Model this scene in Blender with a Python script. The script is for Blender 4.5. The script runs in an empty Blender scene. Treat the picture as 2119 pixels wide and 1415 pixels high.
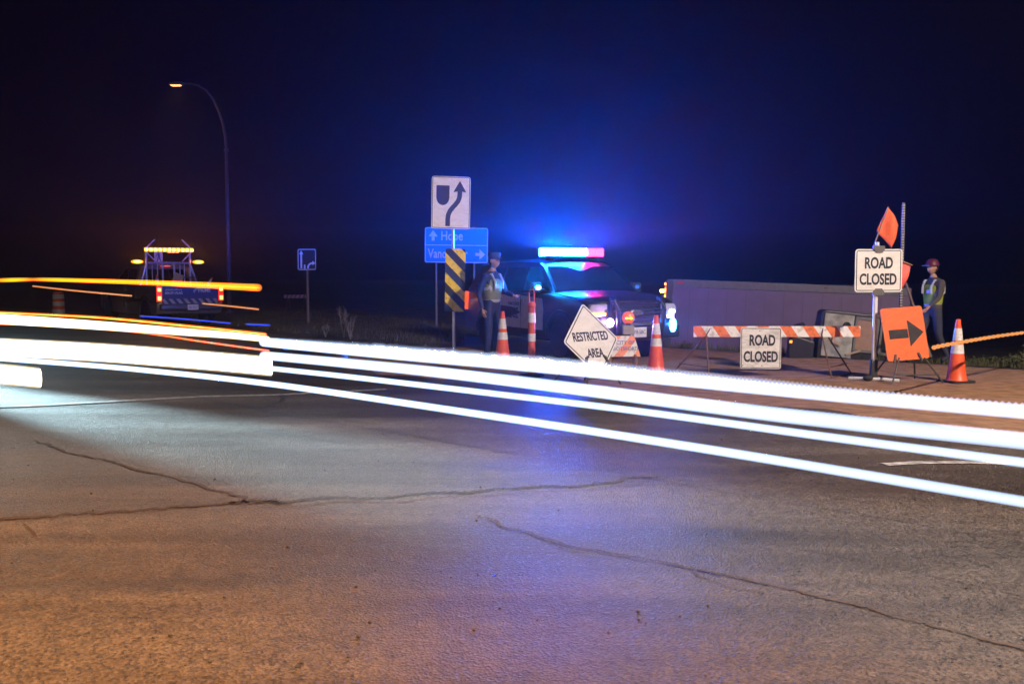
import bpy, bmesh, math, random
from mathutils import Vector, Matrix, Euler, noise as mnoise
R = math.radians
random.seed(7)
scene = bpy.context.scene
col = scene.collection

# ------------------------------------------------------------------ camera
CAM_H, FPX, W, H = 1.63, 2060.0, 2119.0, 1415.0
PITCH = math.atan((H / 2 - 562) / FPX)
cd = bpy.data.cameras.new('camera'); cam = bpy.data.objects.new('camera', cd); col.objects.link(cam)
cam.location = (0, 0, CAM_H); cam.rotation_euler = (math.pi / 2 - PITCH, 0, 0)
cd.sensor_width = 36; cd.lens = FPX / W * 36; cd.clip_start = .05; cd.clip_end = 3000
cd.dof.use_dof = True; cd.dof.focus_distance = 14.5; cd.dof.aperture_fstop = 4.5
scene.camera = cam

# ------------------------------------------------------------------ world, sun, exposure
wd = bpy.data.worlds.new('World'); scene.world = wd; wd.use_nodes = True
nt = wd.node_tree; bg = nt.nodes['Background']
sky = nt.nodes.new('ShaderNodeTexSky'); sky.sky_type = 'NISHITA'; sky.sun_disc = False
sky.sun_elevation = R(-7); sky.sun_rotation = R(200)
nt.links.new(sky.outputs['Color'], bg.inputs['Color']); bg.inputs['Strength'].default_value = .012
sd = bpy.data.lights.new('sun', 'SUN'); sd.energy = .004; sd.angle = R(.5); sd.color = (.8, .88, 1)
so = bpy.data.objects.new('sun', sd); col.objects.link(so); so.rotation_euler = (R(50), 0, R(160))
scene.view_settings.view_transform = 'Standard'; scene.view_settings.look = 'None'
scene.view_settings.exposure = 0; scene.view_settings.gamma = 1
cy = scene.cycles
cy.use_denoising = True; cy.max_bounces = 5; cy.diffuse_bounces = 2; cy.glossy_bounces = 3
cy.transmission_bounces = 4; cy.volume_bounces = 0; cy.transparent_max_bounces = 8
cy.sample_clamp_indirect = 6; cy.caustics_reflective = False; cy.caustics_refractive = False

# ------------------------------------------------------------------ pixel <-> world measuring helpers
def ray(px, py):
    a = (px - W / 2) / FPX; b = (H / 2 - py) / FPX
    cp, sp = math.cos(PITCH), math.sin(PITCH)
    return Vector((a, cp + b * sp, -sp + b * cp))
def on_z(px, py, z=0.0):
    d = ray(px, py); t = (z - CAM_H) / d.z
    return Vector((d.x * t, d.y * t, z))
def on_y(px, py, y):
    d = ray(px, py); t = y / d.y
    return Vector((d.x * t, y, CAM_H + d.z * t))

# ------------------------------------------------------------------ materials
MATS = {}
def mat(name, c, rough=.6, metal=0., emis=None, es=0., var=.12, nscale=9., coat=0., spec=.5):
    if name in MATS: return MATS[name]
    m = bpy.data.materials.new(name); m.use_nodes = True
    n = m.node_tree.nodes; l = m.node_tree.links; p = n['Principled BSDF']
    p.inputs['Roughness'].default_value = rough; p.inputs['Metallic'].default_value = metal
    p.inputs['Coat Weight'].default_value = coat; p.inputs['Specular IOR Level'].default_value = spec
    tc = n.new('ShaderNodeTexCoord'); nz = n.new('ShaderNodeTexNoise')
    nz.inputs['Scale'].default_value = nscale; nz.inputs['Detail'].default_value = 6
    l.new(tc.outputs['Object'], nz.inputs['Vector'])
    r = n.new('ShaderNodeValToRGB'); l.new(nz.outputs['Fac'], r.inputs['Fac'])
    r.color_ramp.elements[0].position = .3; r.color_ramp.elements[1].position = .7
    r.color_ramp.elements[0].color = tuple(x * (1 - var) for x in c) + (1,)
    r.color_ramp.elements[1].color = tuple(min(1, x * (1 + var)) for x in c) + (1,)
    l.new(r.outputs['Color'], p.inputs['Base Color'])
    if emis:
        p.inputs['Emission Color'].default_value = tuple(emis) + (1,); p.inputs['Emission Strength'].default_value = es
    MATS[name] = m; return m
def stripes(name, ca, cb, period, sx=1., sz=1., duty=.5, rough=.45, off=0.):
    """diagonal two-colour sheeting in the panel's own coordinates, with scuffs"""
    m = bpy.data.materials.new(name); m.use_nodes = True
    n = m.node_tree.nodes; l = m.node_tree.links; p = n['Principled BSDF']
    tc = n.new('ShaderNodeTexCoord'); sp = n.new('ShaderNodeSeparateXYZ'); l.new(tc.outputs['Object'], sp.inputs[0])
    def M(op, a, b):
        k = n.new('ShaderNodeMath'); k.operation = op
        for i, v in enumerate((a, b)):
            if isinstance(v, (int, float)): k.inputs[i].default_value = v
            else: l.new(v, k.inputs[i])
        return k.outputs[0]
    u = M('ADD', M('MULTIPLY', sp.outputs['X'], sx), M('MULTIPLY', sp.outputs['Z'], sz))
    f = M('FRACT', M('ADD', M('DIVIDE', u, period), off + 40.), 0)
    g = M('GREATER_THAN', f, duty)
    mx = n.new('ShaderNodeMixRGB'); l.new(g, mx.inputs[0])
    mx.inputs[1].default_value = tuple(ca) + (1,); mx.inputs[2].default_value = tuple(cb) + (1,)
    nz = n.new('ShaderNodeTexNoise'); nz.inputs['Scale'].default_value = 14; nz.inputs['Detail'].default_value = 8
    l.new(tc.outputs['Object'], nz.inputs['Vector'])
    rp = n.new('ShaderNodeValToRGB'); l.new(nz.outputs['Fac'], rp.inputs['Fac'])
    rp.color_ramp.elements[0].position = .32; rp.color_ramp.elements[0].color = (.6, .57, .54, 1)
    rp.color_ramp.elements[1].position = .5; rp.color_ramp.elements[1].color = (1, 1, 1, 1)
    mu = n.new('ShaderNodeMixRGB'); mu.blend_type = 'MULTIPLY'; mu.inputs[0].default_value = .93
    l.new(mx.outputs[0], mu.inputs[1]); l.new(rp.outputs[0], mu.inputs[2]); l.new(mu.outputs[0], p.inputs['Base Color'])
    p.inputs['Roughness'].default_value = rough
    return m
def grimy(name, c, amt=.6, scale=6., rough=.4):
    """sign sheeting with scratches and grime of its own"""
    m = bpy.data.materials.new(name); m.use_nodes = True
    n = m.node_tree.nodes; l = m.node_tree.links; p = n['Principled BSDF']
    tc = n.new('ShaderNodeTexCoord'); mp = n.new('ShaderNodeMapping'); l.new(tc.outputs['Object'], mp.inputs[0])
    mp.inputs['Scale'].default_value = (1, 1, 2.4); mp.inputs['Rotation'].default_value = (0, .5, 0)
    nz = n.new('ShaderNodeTexNoise'); nz.inputs['Scale'].default_value = scale; nz.inputs['Detail'].default_value = 10
    nz.inputs['Distortion'].default_value = 1.2
    l.new(mp.outputs[0], nz.inputs['Vector'])
    rp = n.new('ShaderNodeValToRGB'); l.new(nz.outputs['Fac'], rp.inputs['Fac'])
    rp.color_ramp.elements[0].position = .28; rp.color_ramp.elements[1].position = .55
    rp.color_ramp.elements[0].color = tuple(x * (1 - amt * .6) for x in c) + (1,); rp.color_ramp.elements[1].color = tuple(c) + (1,)
    l.new(rp.outputs[0], p.inputs['Base Color']); p.inputs['Roughness'].default_value = rough
    MATS[name] = m; return m
def emit(name, c, s):
    m = bpy.data.materials.new(name); m.use_nodes = True
    n = m.node_tree.nodes; l = m.node_tree.links; p = n['Principled BSDF']
    p.inputs['Base Color'].default_value = (.02, .02, .02, 1); p.inputs['Roughness'].default_value = .4
    p.inputs['Emission Color'].default_value = tuple(c) + (1,); p.inputs['Emission Strength'].default_value = s
    return m

WHITE = grimy('sign_white', (.80, .78, .77), .25)
WHITE2 = grimy('sign_white_scuffed', (.76, .74, .72), .6, 5)
BLACK = mat('sign_black', (.018, .02, .026), .5)
NAVYBLK = mat('sign_ink', (.012, .014, .03), .45)
GALV = mat('galvanised_steel', (.42, .42, .43), .42, .75)
DARKST = mat('dark_steel', (.06, .055, .05), .5, .4)
RUSTST = mat('rusty_steel', (.15, .075, .045), .6, .3, var=.4)
ALU = mat('aluminium', (.5, .5, .5), .4, .6)
ORANGE = mat('cone_orange', (.80, .10, .025), .42, var=.12, nscale=5)
REFL = grimy('cone_reflective', (.70, .70, .70), .5, 14)
RUBBER = mat('rubber', (.02, .02, .02), .8)
ORSIGN = grimy('sign_orange', (.84, .13, .012), .35, 7, .62)
FLAGO = mat('flag_orange', (.88, .15, .04), .75, nscale=20)
FLAGP = mat('flag_pink_orange', (.90, .14, .10), .75, nscale=20)
BLUES = grimy('sign_blue', (.003, .33, .66), .2, 6)
CARBLK = mat('car_paint_black', (.014, .014, .022), .34, .0, coat=.35, nscale=3)
CARWHT = mat('car_paint_white', (.55, .56, .6), .25, coat=.6)
CARBLU = mat('pickup_paint_blue', (.04, .05, .18), .3, coat=.5)
CARGRY = mat('pickup_paint_grey', (.13, .12, .115), .3, coat=.5)
GLASS = mat('tinted_glass', (.006, .007, .01), .11, 0, spec=.6, var=.02)
CHROME = mat('chrome', (.75, .75, .77), .12, 1.)
PLASTIC = mat('black_plastic', (.012, .012, .013), .45)
LAMPG = mat('lamp_glass', (.5, .5, .55), .08, .3)
PLATE = mat('plate_white', (.68, .68, .72), .4)
SKIN = mat('skin', (.42, .23, .16), .55)
UNIFORM = mat('dark_uniform', (.012, .02, .07), .7)
HIVIS = mat('hi_vis_yellow', (.30, .36, .03), .7)
SILVER = mat('reflective_tape', (.4, .4, .42), .4)
CAPM = mat('cap_dark', (.02, .022, .035), .7)

# ------------------------------------------------------------------ mesh builder
class MB:
    def __init__(s): s.bm = bmesh.new()
    def face(s, vs, mi=0):
        try: f = s.bm.faces.new(vs)
        except ValueError: return None
        f.material_index = mi; return f
    def box(s, c, d, rot=None, mi=0):
        c = Vector(c); M = rot.to_matrix() if rot is not None else Matrix.Identity(3)
        v = [s.bm.verts.new(c + M @ Vector((x * d[0] / 2, y * d[1] / 2, z * d[2] / 2))) for x in (-1, 1) for y in (-1, 1) for z in (-1, 1)]
        for q in ((0, 1, 3, 2), (4, 6, 7, 5), (0, 4, 5, 1), (2, 3, 7, 6), (0, 2, 6, 4), (1, 5, 7, 3)):
            s.face([v[i] for i in q], mi)
        return s
    def ring(s, c, t, r, n, up=None):
        t = t.normalized(); a = Vector((0, 0, 1)) if abs(t.z) < .95 else Vector((1, 0, 0))
        u = t.cross(a).normalized(); w = u.cross(t)
        return [s.bm.verts.new(c + (u * math.cos(2 * math.pi * k / n) + w * math.sin(2 * math.pi * k / n)) * r) for k in range(n)]
    def path(s, pts, r, n=8, mi=0, caps=True):
        pts = [Vector(p) for p in pts]; rs = r if isinstance(r, (list, tuple)) else [r] * len(pts)
        rings = []
        for i, p in enumerate(pts):
            t = pts[min(i + 1, len(pts) - 1)] - pts[max(i - 1, 0)]
            rings.append(s.ring(p, t, rs[i], n))
        for a, b in zip(rings, rings[1:]):
            for k in range(n): s.face([a[k], a[(k + 1) % n], b[(k + 1) % n], b[k]], mi)
        if caps: s.face(rings[0][::-1], mi); s.face(rings[-1], mi)
        return s
    def tube(s, a, b, r, r2=None, n=10, mi=0): return s.path([a, b], [r, r if r2 is None else r2], n, mi)
    def lathe(s, prof, n=20, mis=None, c=(0, 0, 0), mi=0, M=None):
        c = Vector(c); rings = []
        for (r, z) in prof:
            q = []
            for k in range(n):
                p = Vector((r * math.cos(2 * math.pi * k / n), r * math.sin(2 * math.pi * k / n), z))
                q.append(s.bm.verts.new(c + (M @ p if M is not None else p)))
            rings.append(q)
        for i, (a, b) in enumerate(zip(rings, rings[1:])):
            for k in range(n): s.face([a[k], a[(k + 1) % n], b[(k + 1) % n], b[k]], mis[i] if mis else mi)
        s.face(rings[0][::-1], mis[0] if mis else mi); s.face(rings[-1], mis[-1] if mis else mi)
        return s
    def prism(s, poly, y0, y1, mi=0):
        """polygon in X-Z, from depth y0 (front) to y1"""
        a = [s.bm.verts.new((x, y0, z)) for x, z in poly]; b = [s.bm.verts.new((x, y1, z)) for x, z in poly]
        s.face(a, mi); s.face(b[::-1], mi); k = len(poly)
        for i in range(k): s.face([a[i], b[i], b[(i + 1) % k], a[(i + 1) % k]], mi)
        return s
    def frame(s, po, pi, y0, y1, mi=0):
        k = len(po); V = lambda P, y: [s.bm.verts.new((x, y, z)) for x, z in P]
        a, b, c, d = V(po, y0), V(pi, y0), V(po, y1), V(pi, y1)
        for i in range(k):
            j = (i + 1) % k
            for q in ((a[i], a[j], b[j], b[i]), (c[j], c[i], d[i], d[j]), (a[j], a[i], c[i], c[j]), (b[i], b[j], d[j], d[i])): s.face(q, mi)
        return s
    def ball(s, c, r, seg=14, rin=9, mi=0):
        r = (r, r, r) if isinstance(r, (int, float)) else r; c = Vector(c)
        g = bmesh.ops.create_uvsphere(s.bm, u_segments=seg, v_segments=rin, radius=1)
        for v in g['verts']:
            v.co = Vector((v.co.x * r[0], v.co.y * r[1], v.co.z * r[2])) + c
            for f in v.link_faces: f.material_index = mi
        return s
    def quad(s, a, b, c, d, mi=0):
        s.face([s.bm.verts.new(p) for p in (a, b, c, d)], mi); return s
    def mesh(s, name):
        bmesh.ops.recalc_face_normals(s.bm, faces=s.bm.faces)
        me = bpy.data.meshes.new(name); s.bm.to_mesh(me); s.bm.free(); return me
    def build(s, name, mats, parent=None, loc=(0, 0, 0), rot=(0, 0, 0), smooth=False, bevel=0.):
        me = s.mesh(name)
        for m in (mats if isinstance(mats, (list, tuple)) else [mats]): me.materials.append(m)
        if smooth:
            for p in me.polygons: p.use_smooth = True
            try: me.set_sharp_from_angle(angle=R(40))
            except Exception: pass
        o = bpy.data.objects.new(name, me); col.objects.link(o); o.location = loc; o.rotation_euler = rot
        if parent: o.parent = parent
        if bevel:
            b = o.modifiers.new('bevel', 'BEVEL'); b.width = bevel; b.segments = 2; b.limit_method = 'ANGLE'; b.angle_limit = R(40)
        return o
def tag(o, label=None, cat=None, group=None, kind=None):
    if label: o['label'] = label
    if cat: o['category'] = cat
    if group: o['group'] = group
    if kind: o['kind'] = kind
    return o
def thing(name, label, cat, loc=(0, 0, 0), rz=0., group=None):
    o = bpy.data.objects.new(name, None); col.objects.link(o); o.location = loc; o.rotation_euler = (0, 0, rz)
    o.empty_display_size = .1
    return tag(o, label, cat, group)
def copy_tree(o, parent=None):
    c = o.copy(); col.objects.link(c)
    if parent: c.parent = parent
    for ch in list(o.children): copy_tree(ch, c)
    return c
def rrect(w, h, r, n=5, cx=0, cz=0):
    pts = []
    for sx, sz, a0 in ((1, 1, 0), (-1, 1, 90), (-1, -1, 180), (1, -1, 270)):
        for k in range(n + 1):
            a = R(a0 + 90 * k / n); pts.append((cx + sx * (w / 2 - r) + r * math.cos(a), cz + sz * (h / 2 - r) + r * math.sin(a)))
    return pts
def ribbon(pts, w):
    L, Rr = [], []
    for i, p in enumerate(pts):
        a = Vector(pts[max(0, i - 1)]); b = Vector(pts[min(len(pts) - 1, i + 1)]); t = (b - a).normalized(); n = Vector((-t.y, t.x)) * w / 2
        L.append(tuple(Vector(p) + n)); Rr.append(tuple(Vector(p) - n))
    return L, Rr
def add_ribbon(mb, pts, w, y0, y1, mi=0):
    L, Rr = ribbon(pts, w)
    for i in range(len(pts) - 1): mb.prism([L[i], L[i + 1], Rr[i + 1], Rr[i]], y0, y1, mi)
def add_text(mb, body, size, cx, cz, y=-.004, xs=1., bold=.0, thick=.0015, mi=0, M=None, track=1.):
    """flat raised lettering standing in the X-Z plane, centred on (cx, cz)"""
    cu = bpy.data.curves.new('t', 'FONT'); cu.body = body; cu.size = size; cu.align_x = 'CENTER'; cu.align_y = 'CENTER'
    cu.extrude = thick; cu.offset = bold; cu.resolution_u = 4; cu.space_character = track
    ob = bpy.data.objects.new('t', cu); col.objects.link(ob)
    bpy.context.view_layer.update()
    me = bpy.data.meshes.new_from_object(ob.evaluated_get(bpy.context.evaluated_depsgraph_get()))
    vmap = [mb.bm.verts.new((M @ Vector((v.co.x * xs + cx, -v.co.z + y, v.co.y + cz))) if M is not None else (v.co.x * xs + cx, -v.co.z + y, v.co.y + cz)) for v in me.vertices]
    for p in me.polygons: mb.face([vmap[i] for i in p.vertices], mi)
    bpy.data.objects.remove(ob); bpy.data.meshes.remove(me); bpy.data.curves.remove(cu)

# ------------------------------------------------------------------ ground and roads
DN = Vector((.667, .745)); DT = Vector((.745, -.667))          # across / along the highway
def sst(a, b, x):
    t = max(0., min(1., (x - a) / (b - a))); return t * t * (3 - 2 * t)
def terr(x, y):
    t = DN.x * x + DN.y * y - 18.3
    if t < 0: return -.03
    z = -.03 - 1.25 * sst(0, 4.2, t) * sst(.5, 4.5, x) - .9 * sst(16, 40, t)
    return z + .05 * mnoise.noise(Vector((x * .9, y * .9, 0))) * sst(0, 1.5, t)
def ground_mat():
    m = bpy.data.materials.new('dirt_and_weeds'); m.use_nodes = True
    n = m.node_tree.nodes; l = m.node_tree.links; p = n['Principled BSDF']
    tc = n.new('ShaderNodeTexCoord'); nz = n.new('ShaderNodeTexNoise'); nz.inputs['Scale'].default_value = 1.3; nz.inputs['Detail'].default_value = 12
    l.new(tc.outputs['Object'], nz.inputs['Vector']); rp = n.new('ShaderNodeValToRGB'); l.new(nz.outputs['Fac'], rp.inputs['Fac'])
    rp.color_ramp.elements[0].position = .35; rp.color_ramp.elements[0].color = (.028, .026, .012, 1)
    rp.color_ramp.elements[1].position = .68; rp.color_ramp.elements[1].color = (.10, .07, .035, 1)
    l.new(rp.outputs[0], p.inputs['Base Color']); p.inputs['Roughness'].default_value = .95
    n2 = n.new('ShaderNodeTexNoise'); n2.inputs['Scale'].default_value = 25; n2.inputs['Detail'].default_value = 8
    l.new(tc.outputs['Object'], n2.inputs['Vector'])
    b = n.new('ShaderNodeBump'); b.inputs['Distance'].default_value = .08; b.inputs['Strength'].default_value = .9
    l.new(n2.outputs['Fac'], b.inputs['Height']); l.new(b.outputs[0], p.inputs['Normal'])
    return m
def asphalt_mat():
    m = bpy.data.materials.new('asphalt'); m.use_nodes = True
    n = m.node_tree.nodes; l = m.node_tree.links; p = n['Principled BSDF']
    tc = n.new('ShaderNodeTexCoord')
    def N(t, **k):
        x = n.new(t)
        for a, b in k.items():
            if a in x.inputs: x.inputs[a].default_value = b
        return x
    def mapped(scale, rz):
        mp = n.new('ShaderNodeMapping'); l.new(tc.outputs['Object'], mp.inputs[0])
        mp.inputs['Scale'].default_value = scale; mp.inputs['Rotation'].default_value = (0, 0, rz); return mp.outputs[0]
    vor = N('ShaderNodeTexVoronoi', Scale=78.); l.new(tc.outputs['Object'], vor.inputs['Vector'])
    vr = n.new('ShaderNodeValToRGB'); l.new(vor.outputs['Color'], vr.inputs['Fac'])
    vr.color_ramp.elements[0].position = .1; vr.color_ramp.elements[0].color = (.022, .019, .017, 1)
    vr.color_ramp.elements[1].position = .95; vr.color_ramp.elements[1].color = (.165, .148, .132, 1)
    big = N('ShaderNodeTexNoise', Scale=.55, Detail=7., Distortion=.6); l.new(mapped((.35, 1.6, 1), R(42)), big.inputs['Vector'])
    br = n.new('ShaderNodeValToRGB'); l.new(big.outputs['Fac'], br.inputs['Fac'])
    br.color_ramp.elements[0].position = .34; br.color_ramp.elements[0].color = (.5, .46, .43, 1)
    br.color_ramp.elements[1].position = .62; br.color_ramp.elements[1].color = (1.2, 1.16, 1.12, 1)
    med = N('ShaderNodeTexNoise', Scale=7., Detail=9.); l.new(tc.outputs['Object'], med.inputs['Vector'])
    mr = n.new('ShaderNodeValToRGB'); l.new(med.outputs['Fac'], mr.inputs['Fac'])
    mr.color_ramp.elements[0].position = .3; mr.color_ramp.elements[0].color = (.78, .77, .76, 1)
    mr.color_ramp.elements[1].position = .7; mr.color_ramp.elements[1].color = (1.1, 1.1, 1.1, 1)
    a = n.new('ShaderNodeMixRGB'); a.blend_type = 'MULTIPLY'; a.inputs[0].default_value = 1; l.new(vr.outputs[0], a.inputs[1]); l.new(br.outputs[0], a.inputs[2])
    b = n.new('ShaderNodeMixRGB'); b.blend_type = 'MULTIPLY'; b.inputs[0].default_value = 1; l.new(a.outputs[0], b.inputs[1]); l.new(mr.outputs[0], b.inputs[2])
    trk = N('ShaderNodeTexNoise', Scale=1.0, Detail=5., Roughness=.6); l.new(mapped((.07, .95, 1), R(41.8)), trk.inputs['Vector'])
    tr = n.new('ShaderNodeValToRGB'); l.new(trk.outputs['Fac'], tr.inputs['Fac'])
    tr.color_ramp.elements[0].position = .40; tr.color_ramp.elements[0].color = (.50, .45, .41, 1)
    tr.color_ramp.elements[1].position = .58; tr.color_ramp.elements[1].color = (1.12, 1.1, 1.06, 1)
    b_ = n.new('ShaderNodeMixRGB'); b_.blend_type = 'MULTIPLY'; b_.inputs[0].default_value = .85; l.new(b.outputs[0], b_.inputs[1]); l.new(tr.outputs[0], b_.inputs[2]); b = b_
    l.new(b.outputs[0], p.inputs['Base Color'])
    rr = n.new('ShaderNodeMapRange'); l.new(big.outputs['Fac'], rr.inputs[0]); rr.inputs[1].default_value = .3; rr.inputs[2].default_value = .7
    rr.inputs[3].default_value = .40; rr.inputs[4].default_value = .62
    sp_ = n.new('ShaderNodeSeparateColor'); l.new(vor.outputs['Color'], sp_.inputs[0])
    gl = n.new('ShaderNodeMapRange'); l.new(sp_.outputs[1], gl.inputs[0]); gl.inputs[1].default_value = 0; gl.inputs[2].default_value = .3; gl.inputs[3].default_value = -.16; gl.inputs[4].default_value = .06
    ad = n.new('ShaderNodeMath'); ad.operation = 'ADD'; l.new(rr.outputs[0], ad.inputs[0]); l.new(gl.outputs[0], ad.inputs[1]); l.new(ad.outputs[0], p.inputs['Roughness'])
    p.inputs['Specular IOR Level'].default_value = .5
    b1 = n.new('ShaderNodeBump'); b1.inputs['Distance'].default_value = .006; b1.inputs['Strength'].default_value = .9; l.new(vor.outputs['Distance'], b1.inputs['Height'])
    b2 = n.new('ShaderNodeBump'); b2.inputs['Distance'].default_value = .02; b2.inputs['Strength'].default_value = .35; l.new(med.outputs['Fac'], b2.inputs['Height'])
    l.new(b1.outputs[0], b2.inputs['Normal']); l.new(b2.outputs[0], p.inputs['Normal'])
    return m
ASPH = asphalt_mat(); DIRT = ground_mat()
def grid(name, xs, ys, zf, m):
    mb = MB(); V = [[mb.bm.verts.new((x, y, zf(x, y))) for x in xs] for y in ys]
    for j in range(len(ys) - 1):
        for i in range(len(xs) - 1): mb.face([V[j][i], V[j][i + 1], V[j + 1][i + 1], V[j + 1][i]])
    return mb.build(name, m, smooth=True)
def spaced(a, b, c, d, n1, n2, n3):
    return [a + (b - a) * i / n1 for i in range(n1)] + [b + (c - b) * i / n2 for i in range(n2)] + [c + (d - c) * i / n3 for i in range(n3 + 1)]
tag(grid('ground', spaced(-260, -25, 20, 260, 12, 90, 12), spaced(-40, 8, 50, 300, 6, 84, 14), terr, DIRT), kind='structure')
# the highway sheet: everything nearer than the far shoulder line
mb = MB()
P2 = lambda n, t: (DN.x * n + DT.x * t, DN.y * n + DT.y * t)
edge = [P2(18.15 + .16 * mnoise.noise(Vector((t * .35, 3, 0))) + .05 * mnoise.noise(Vector((t * 2.1, 9, 0))), t) for t in [(-60 + i * .5) for i in range(0, 201)]]
pts = edge + [P2(-25, 40), P2(-25, -60)]
mb.face([mb.bm.verts.new((x, y, 0)) for x, y in pts])
tag(mb.build('road', ASPH), kind='structure')

def ground_strip(name, pix, w0, m, z=.007, jag=.35, seed=1, sub=40):
    rng = random.Random(seed); mb = MB()
    P = [on_z(px, py) for px, py in pix]; Q = []
    for a, b in zip(P, P[1:]): Q += [a.lerp(b, i / sub) for i in range(sub)]
    Q.append(P[-1]); L = []; off = 0
    for i, q in enumerate(Q):
        t = (Q[min(i + 1, len(Q) - 1)] - Q[max(i - 1, 0)]).normalized(); nn = Vector((-t.y, t.x, 0))
        e = min(1, i / 8, (len(Q) - 1 - i) / 8) ** .6 if jag > .1 else 1
        def fr(k, o): return sum(mnoise.noise(Vector((i * f + seed * 7.3, o, k))) * g for f, g in ((.06, 1.4), (.31, .8), (.9, .5)))
        off = w0 * 1.5 * fr(1, 0) if jag > .1 else 0
        wl = w0 * .5 * max(.12, 1 + jag * 1.6 * fr(2, 5)) * max(.15, e); wr = w0 * .5 * max(.12, 1 + jag * 1.6 * fr(3, 9)) * max(.15, e)
        c = q + nn * off; L.append((mb.bm.verts.new(c + nn * wl + Vector((0, 0, z))), mb.bm.verts.new(c - nn * wr + Vector((0, 0, z)))))
    for a, b in zip(L, L[1:]): mb.face([a[0], b[0], b[1], a[1]])
    return tag(mb.build(name, m), kind='structure')
LIT_BROWN = mat('lamp_lit_asphalt', (.27, .15, .08), .95, nscale=5, var=.35)  # sodium lamp light on the asphalt, painted as a brown sheet
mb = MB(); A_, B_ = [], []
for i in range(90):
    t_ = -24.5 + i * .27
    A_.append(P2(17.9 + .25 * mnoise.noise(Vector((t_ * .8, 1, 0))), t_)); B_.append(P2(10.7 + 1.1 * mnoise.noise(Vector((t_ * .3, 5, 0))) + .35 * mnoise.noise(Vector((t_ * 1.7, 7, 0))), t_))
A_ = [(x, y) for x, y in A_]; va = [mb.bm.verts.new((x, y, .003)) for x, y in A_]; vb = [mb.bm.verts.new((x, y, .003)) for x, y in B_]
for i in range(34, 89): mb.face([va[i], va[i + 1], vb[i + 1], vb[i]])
tag(mb.build('lamp_lit_ground', LIT_BROWN), kind='structure')
CRACK = mat('crack_tar', (.056, .041, .031), .8, nscale=30, var=.5)
PAINT = mat('worn_road_paint', (.34, .34, .34), .6, nscale=12, var=.6)
ground_strip('cracked_pavement', [(-60, 1080), (250, 1058), (500, 1041), (620, 1036), (900, 1022), (1060, 1012), (1250, 1000), (1360, 984)], .05, CRACK, jag=.55, seed=3)
ground_strip('cracked_pavement', [(60, 912), (240, 960), (380, 995), (480, 1022), (520, 1040)], .032, CRACK, jag=.6, seed=4)
ground_strip('cracked_pavement', [(985, 1066), (1060, 1095), (1180, 1130), (1350, 1160), (1500, 1190), (1700, 1235), (1900, 1288), (2180, 1362)], .022, CRACK, jag=.7, seed=5)
ground_strip('cracked_pavement', [(470, 1041), (520, 1037), (590, 1040)], .07, CRACK, jag=.7, seed=16)
ground_strip('cracked_pavement', [(1120, 1112), (1160, 1135), (1230, 1150)], .012, CRACK, jag=.7, seed=17)
ground_strip('cracked_pavement', [(1420, 1178), (1500, 1215), (1590, 1228)], .012, CRACK, jag=.7, seed=18)
ground_strip('cracked_pavement', [(45, 1080), (62, 1096), (78, 1112)], .015, CRACK, seed=6, sub=6)
ground_strip('road_marking', [(-120, 846), (60, 840), (250, 830), (420, 821), (560, 818), (800, 806)], .14, PAINT, jag=.04, seed=8)
ground_strip('road_marking', [(1830, 962), (1900, 958), (2000, 957), (2160, 962)], .12, PAINT, jag=.04, seed=9)
# loose stones on the tarmac
rng = random.Random(5)
mb = MB()
for i in range(60):
    px, py = rng.uniform(0, 2119), rng.uniform(880, 1400); q = on_z(px, py); r = rng.uniform(.004, .011)
    mb.ball((q.x, q.y, r * .55), (r, r * rng.uniform(.7, 1.2), r * .7), 7, 5)
tag(mb.build('loose_gravel', mat('stone', (.06, .055, .05), .8)), kind='stuff')

# grass island with tufts
ISL = [on_z(*p) for p in [(470, 682), (600, 696), (740, 708), (880, 722), (960, 716), (965, 700), (900, 674), (760, 656), (620, 650), (500, 656)]]
mb = MB(); c0 = sum(ISL, Vector()) / len(ISL); cv = mb.bm.verts.new((c0.x, c0.y, .16))
o_ = [mb.bm.verts.new((p.x, p.y, .004)) for p in ISL]; i_ = [mb.bm.verts.new((p.x * .8 + c0.x * .2, p.y * .8 + c0.y * .2, .13)) for p in ISL]
for k in range(len(ISL)):
    j = (k + 1) % len(ISL); mb.face([o_[k], o_[j], i_[j], i_[k]]); mb.face([i_[k], i_[j], cv])
tag(mb.build('island_ground', DIRT, smooth=True), kind='structure')
def inside(x, y, poly):
    c = False
    for i in range(len(poly)):
        a, b = poly[i], poly[i - 1]
        if (a.y > y) != (b.y > y) and x < (b.x - a.x) * (y - a.y) / (b.y - a.y) + a.x: c = not c
    return c
def blades(mb, x, y, z, h, w, rng, mi=0):
    a = rng.uniform(0, 6.28); dx, dy = math.cos(a) * w, math.sin(a) * w; lean = Vector((rng.uniform(-.4, .4) * h, rng.uniform(-.4, .4) * h, h))
    b = Vector((x, y, z))
    mb.face([mb.bm.verts.new(b + Vector((-dx, -dy, 0))), mb.bm.verts.new(b + Vector((dx, dy, 0))), mb.bm.verts.new(b + lean)], mi)
GRASS = mat('dry_grass', (.075, .075, .025), .9, nscale=1.5, var=.5)
mb = MB(); rng = random.Random(11)
xs = [p.x for p in ISL]; ys = [p.y for p in ISL]
for i in range(14000):
    x, y = rng.uniform(min(xs), max(xs)), rng.uniform(min(ys), max(ys))
    if inside(x, y, ISL): blades(mb, x, y, .08, rng.uniform(.05, .2), .008, rng)
for i in range(16000):                                            # the verge beyond the far shoulder
    n_ = 18.25 + abs(rng.gauss(0, 1.1)); t_ = rng.uniform(-34, 2); x, y = P2(n_, t_)
    blades(mb, x, y, terr(x, y), rng.uniform(.04, .22), .009, rng)
tag(mb.build('verge_grass', GRASS), kind='stuff')

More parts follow.
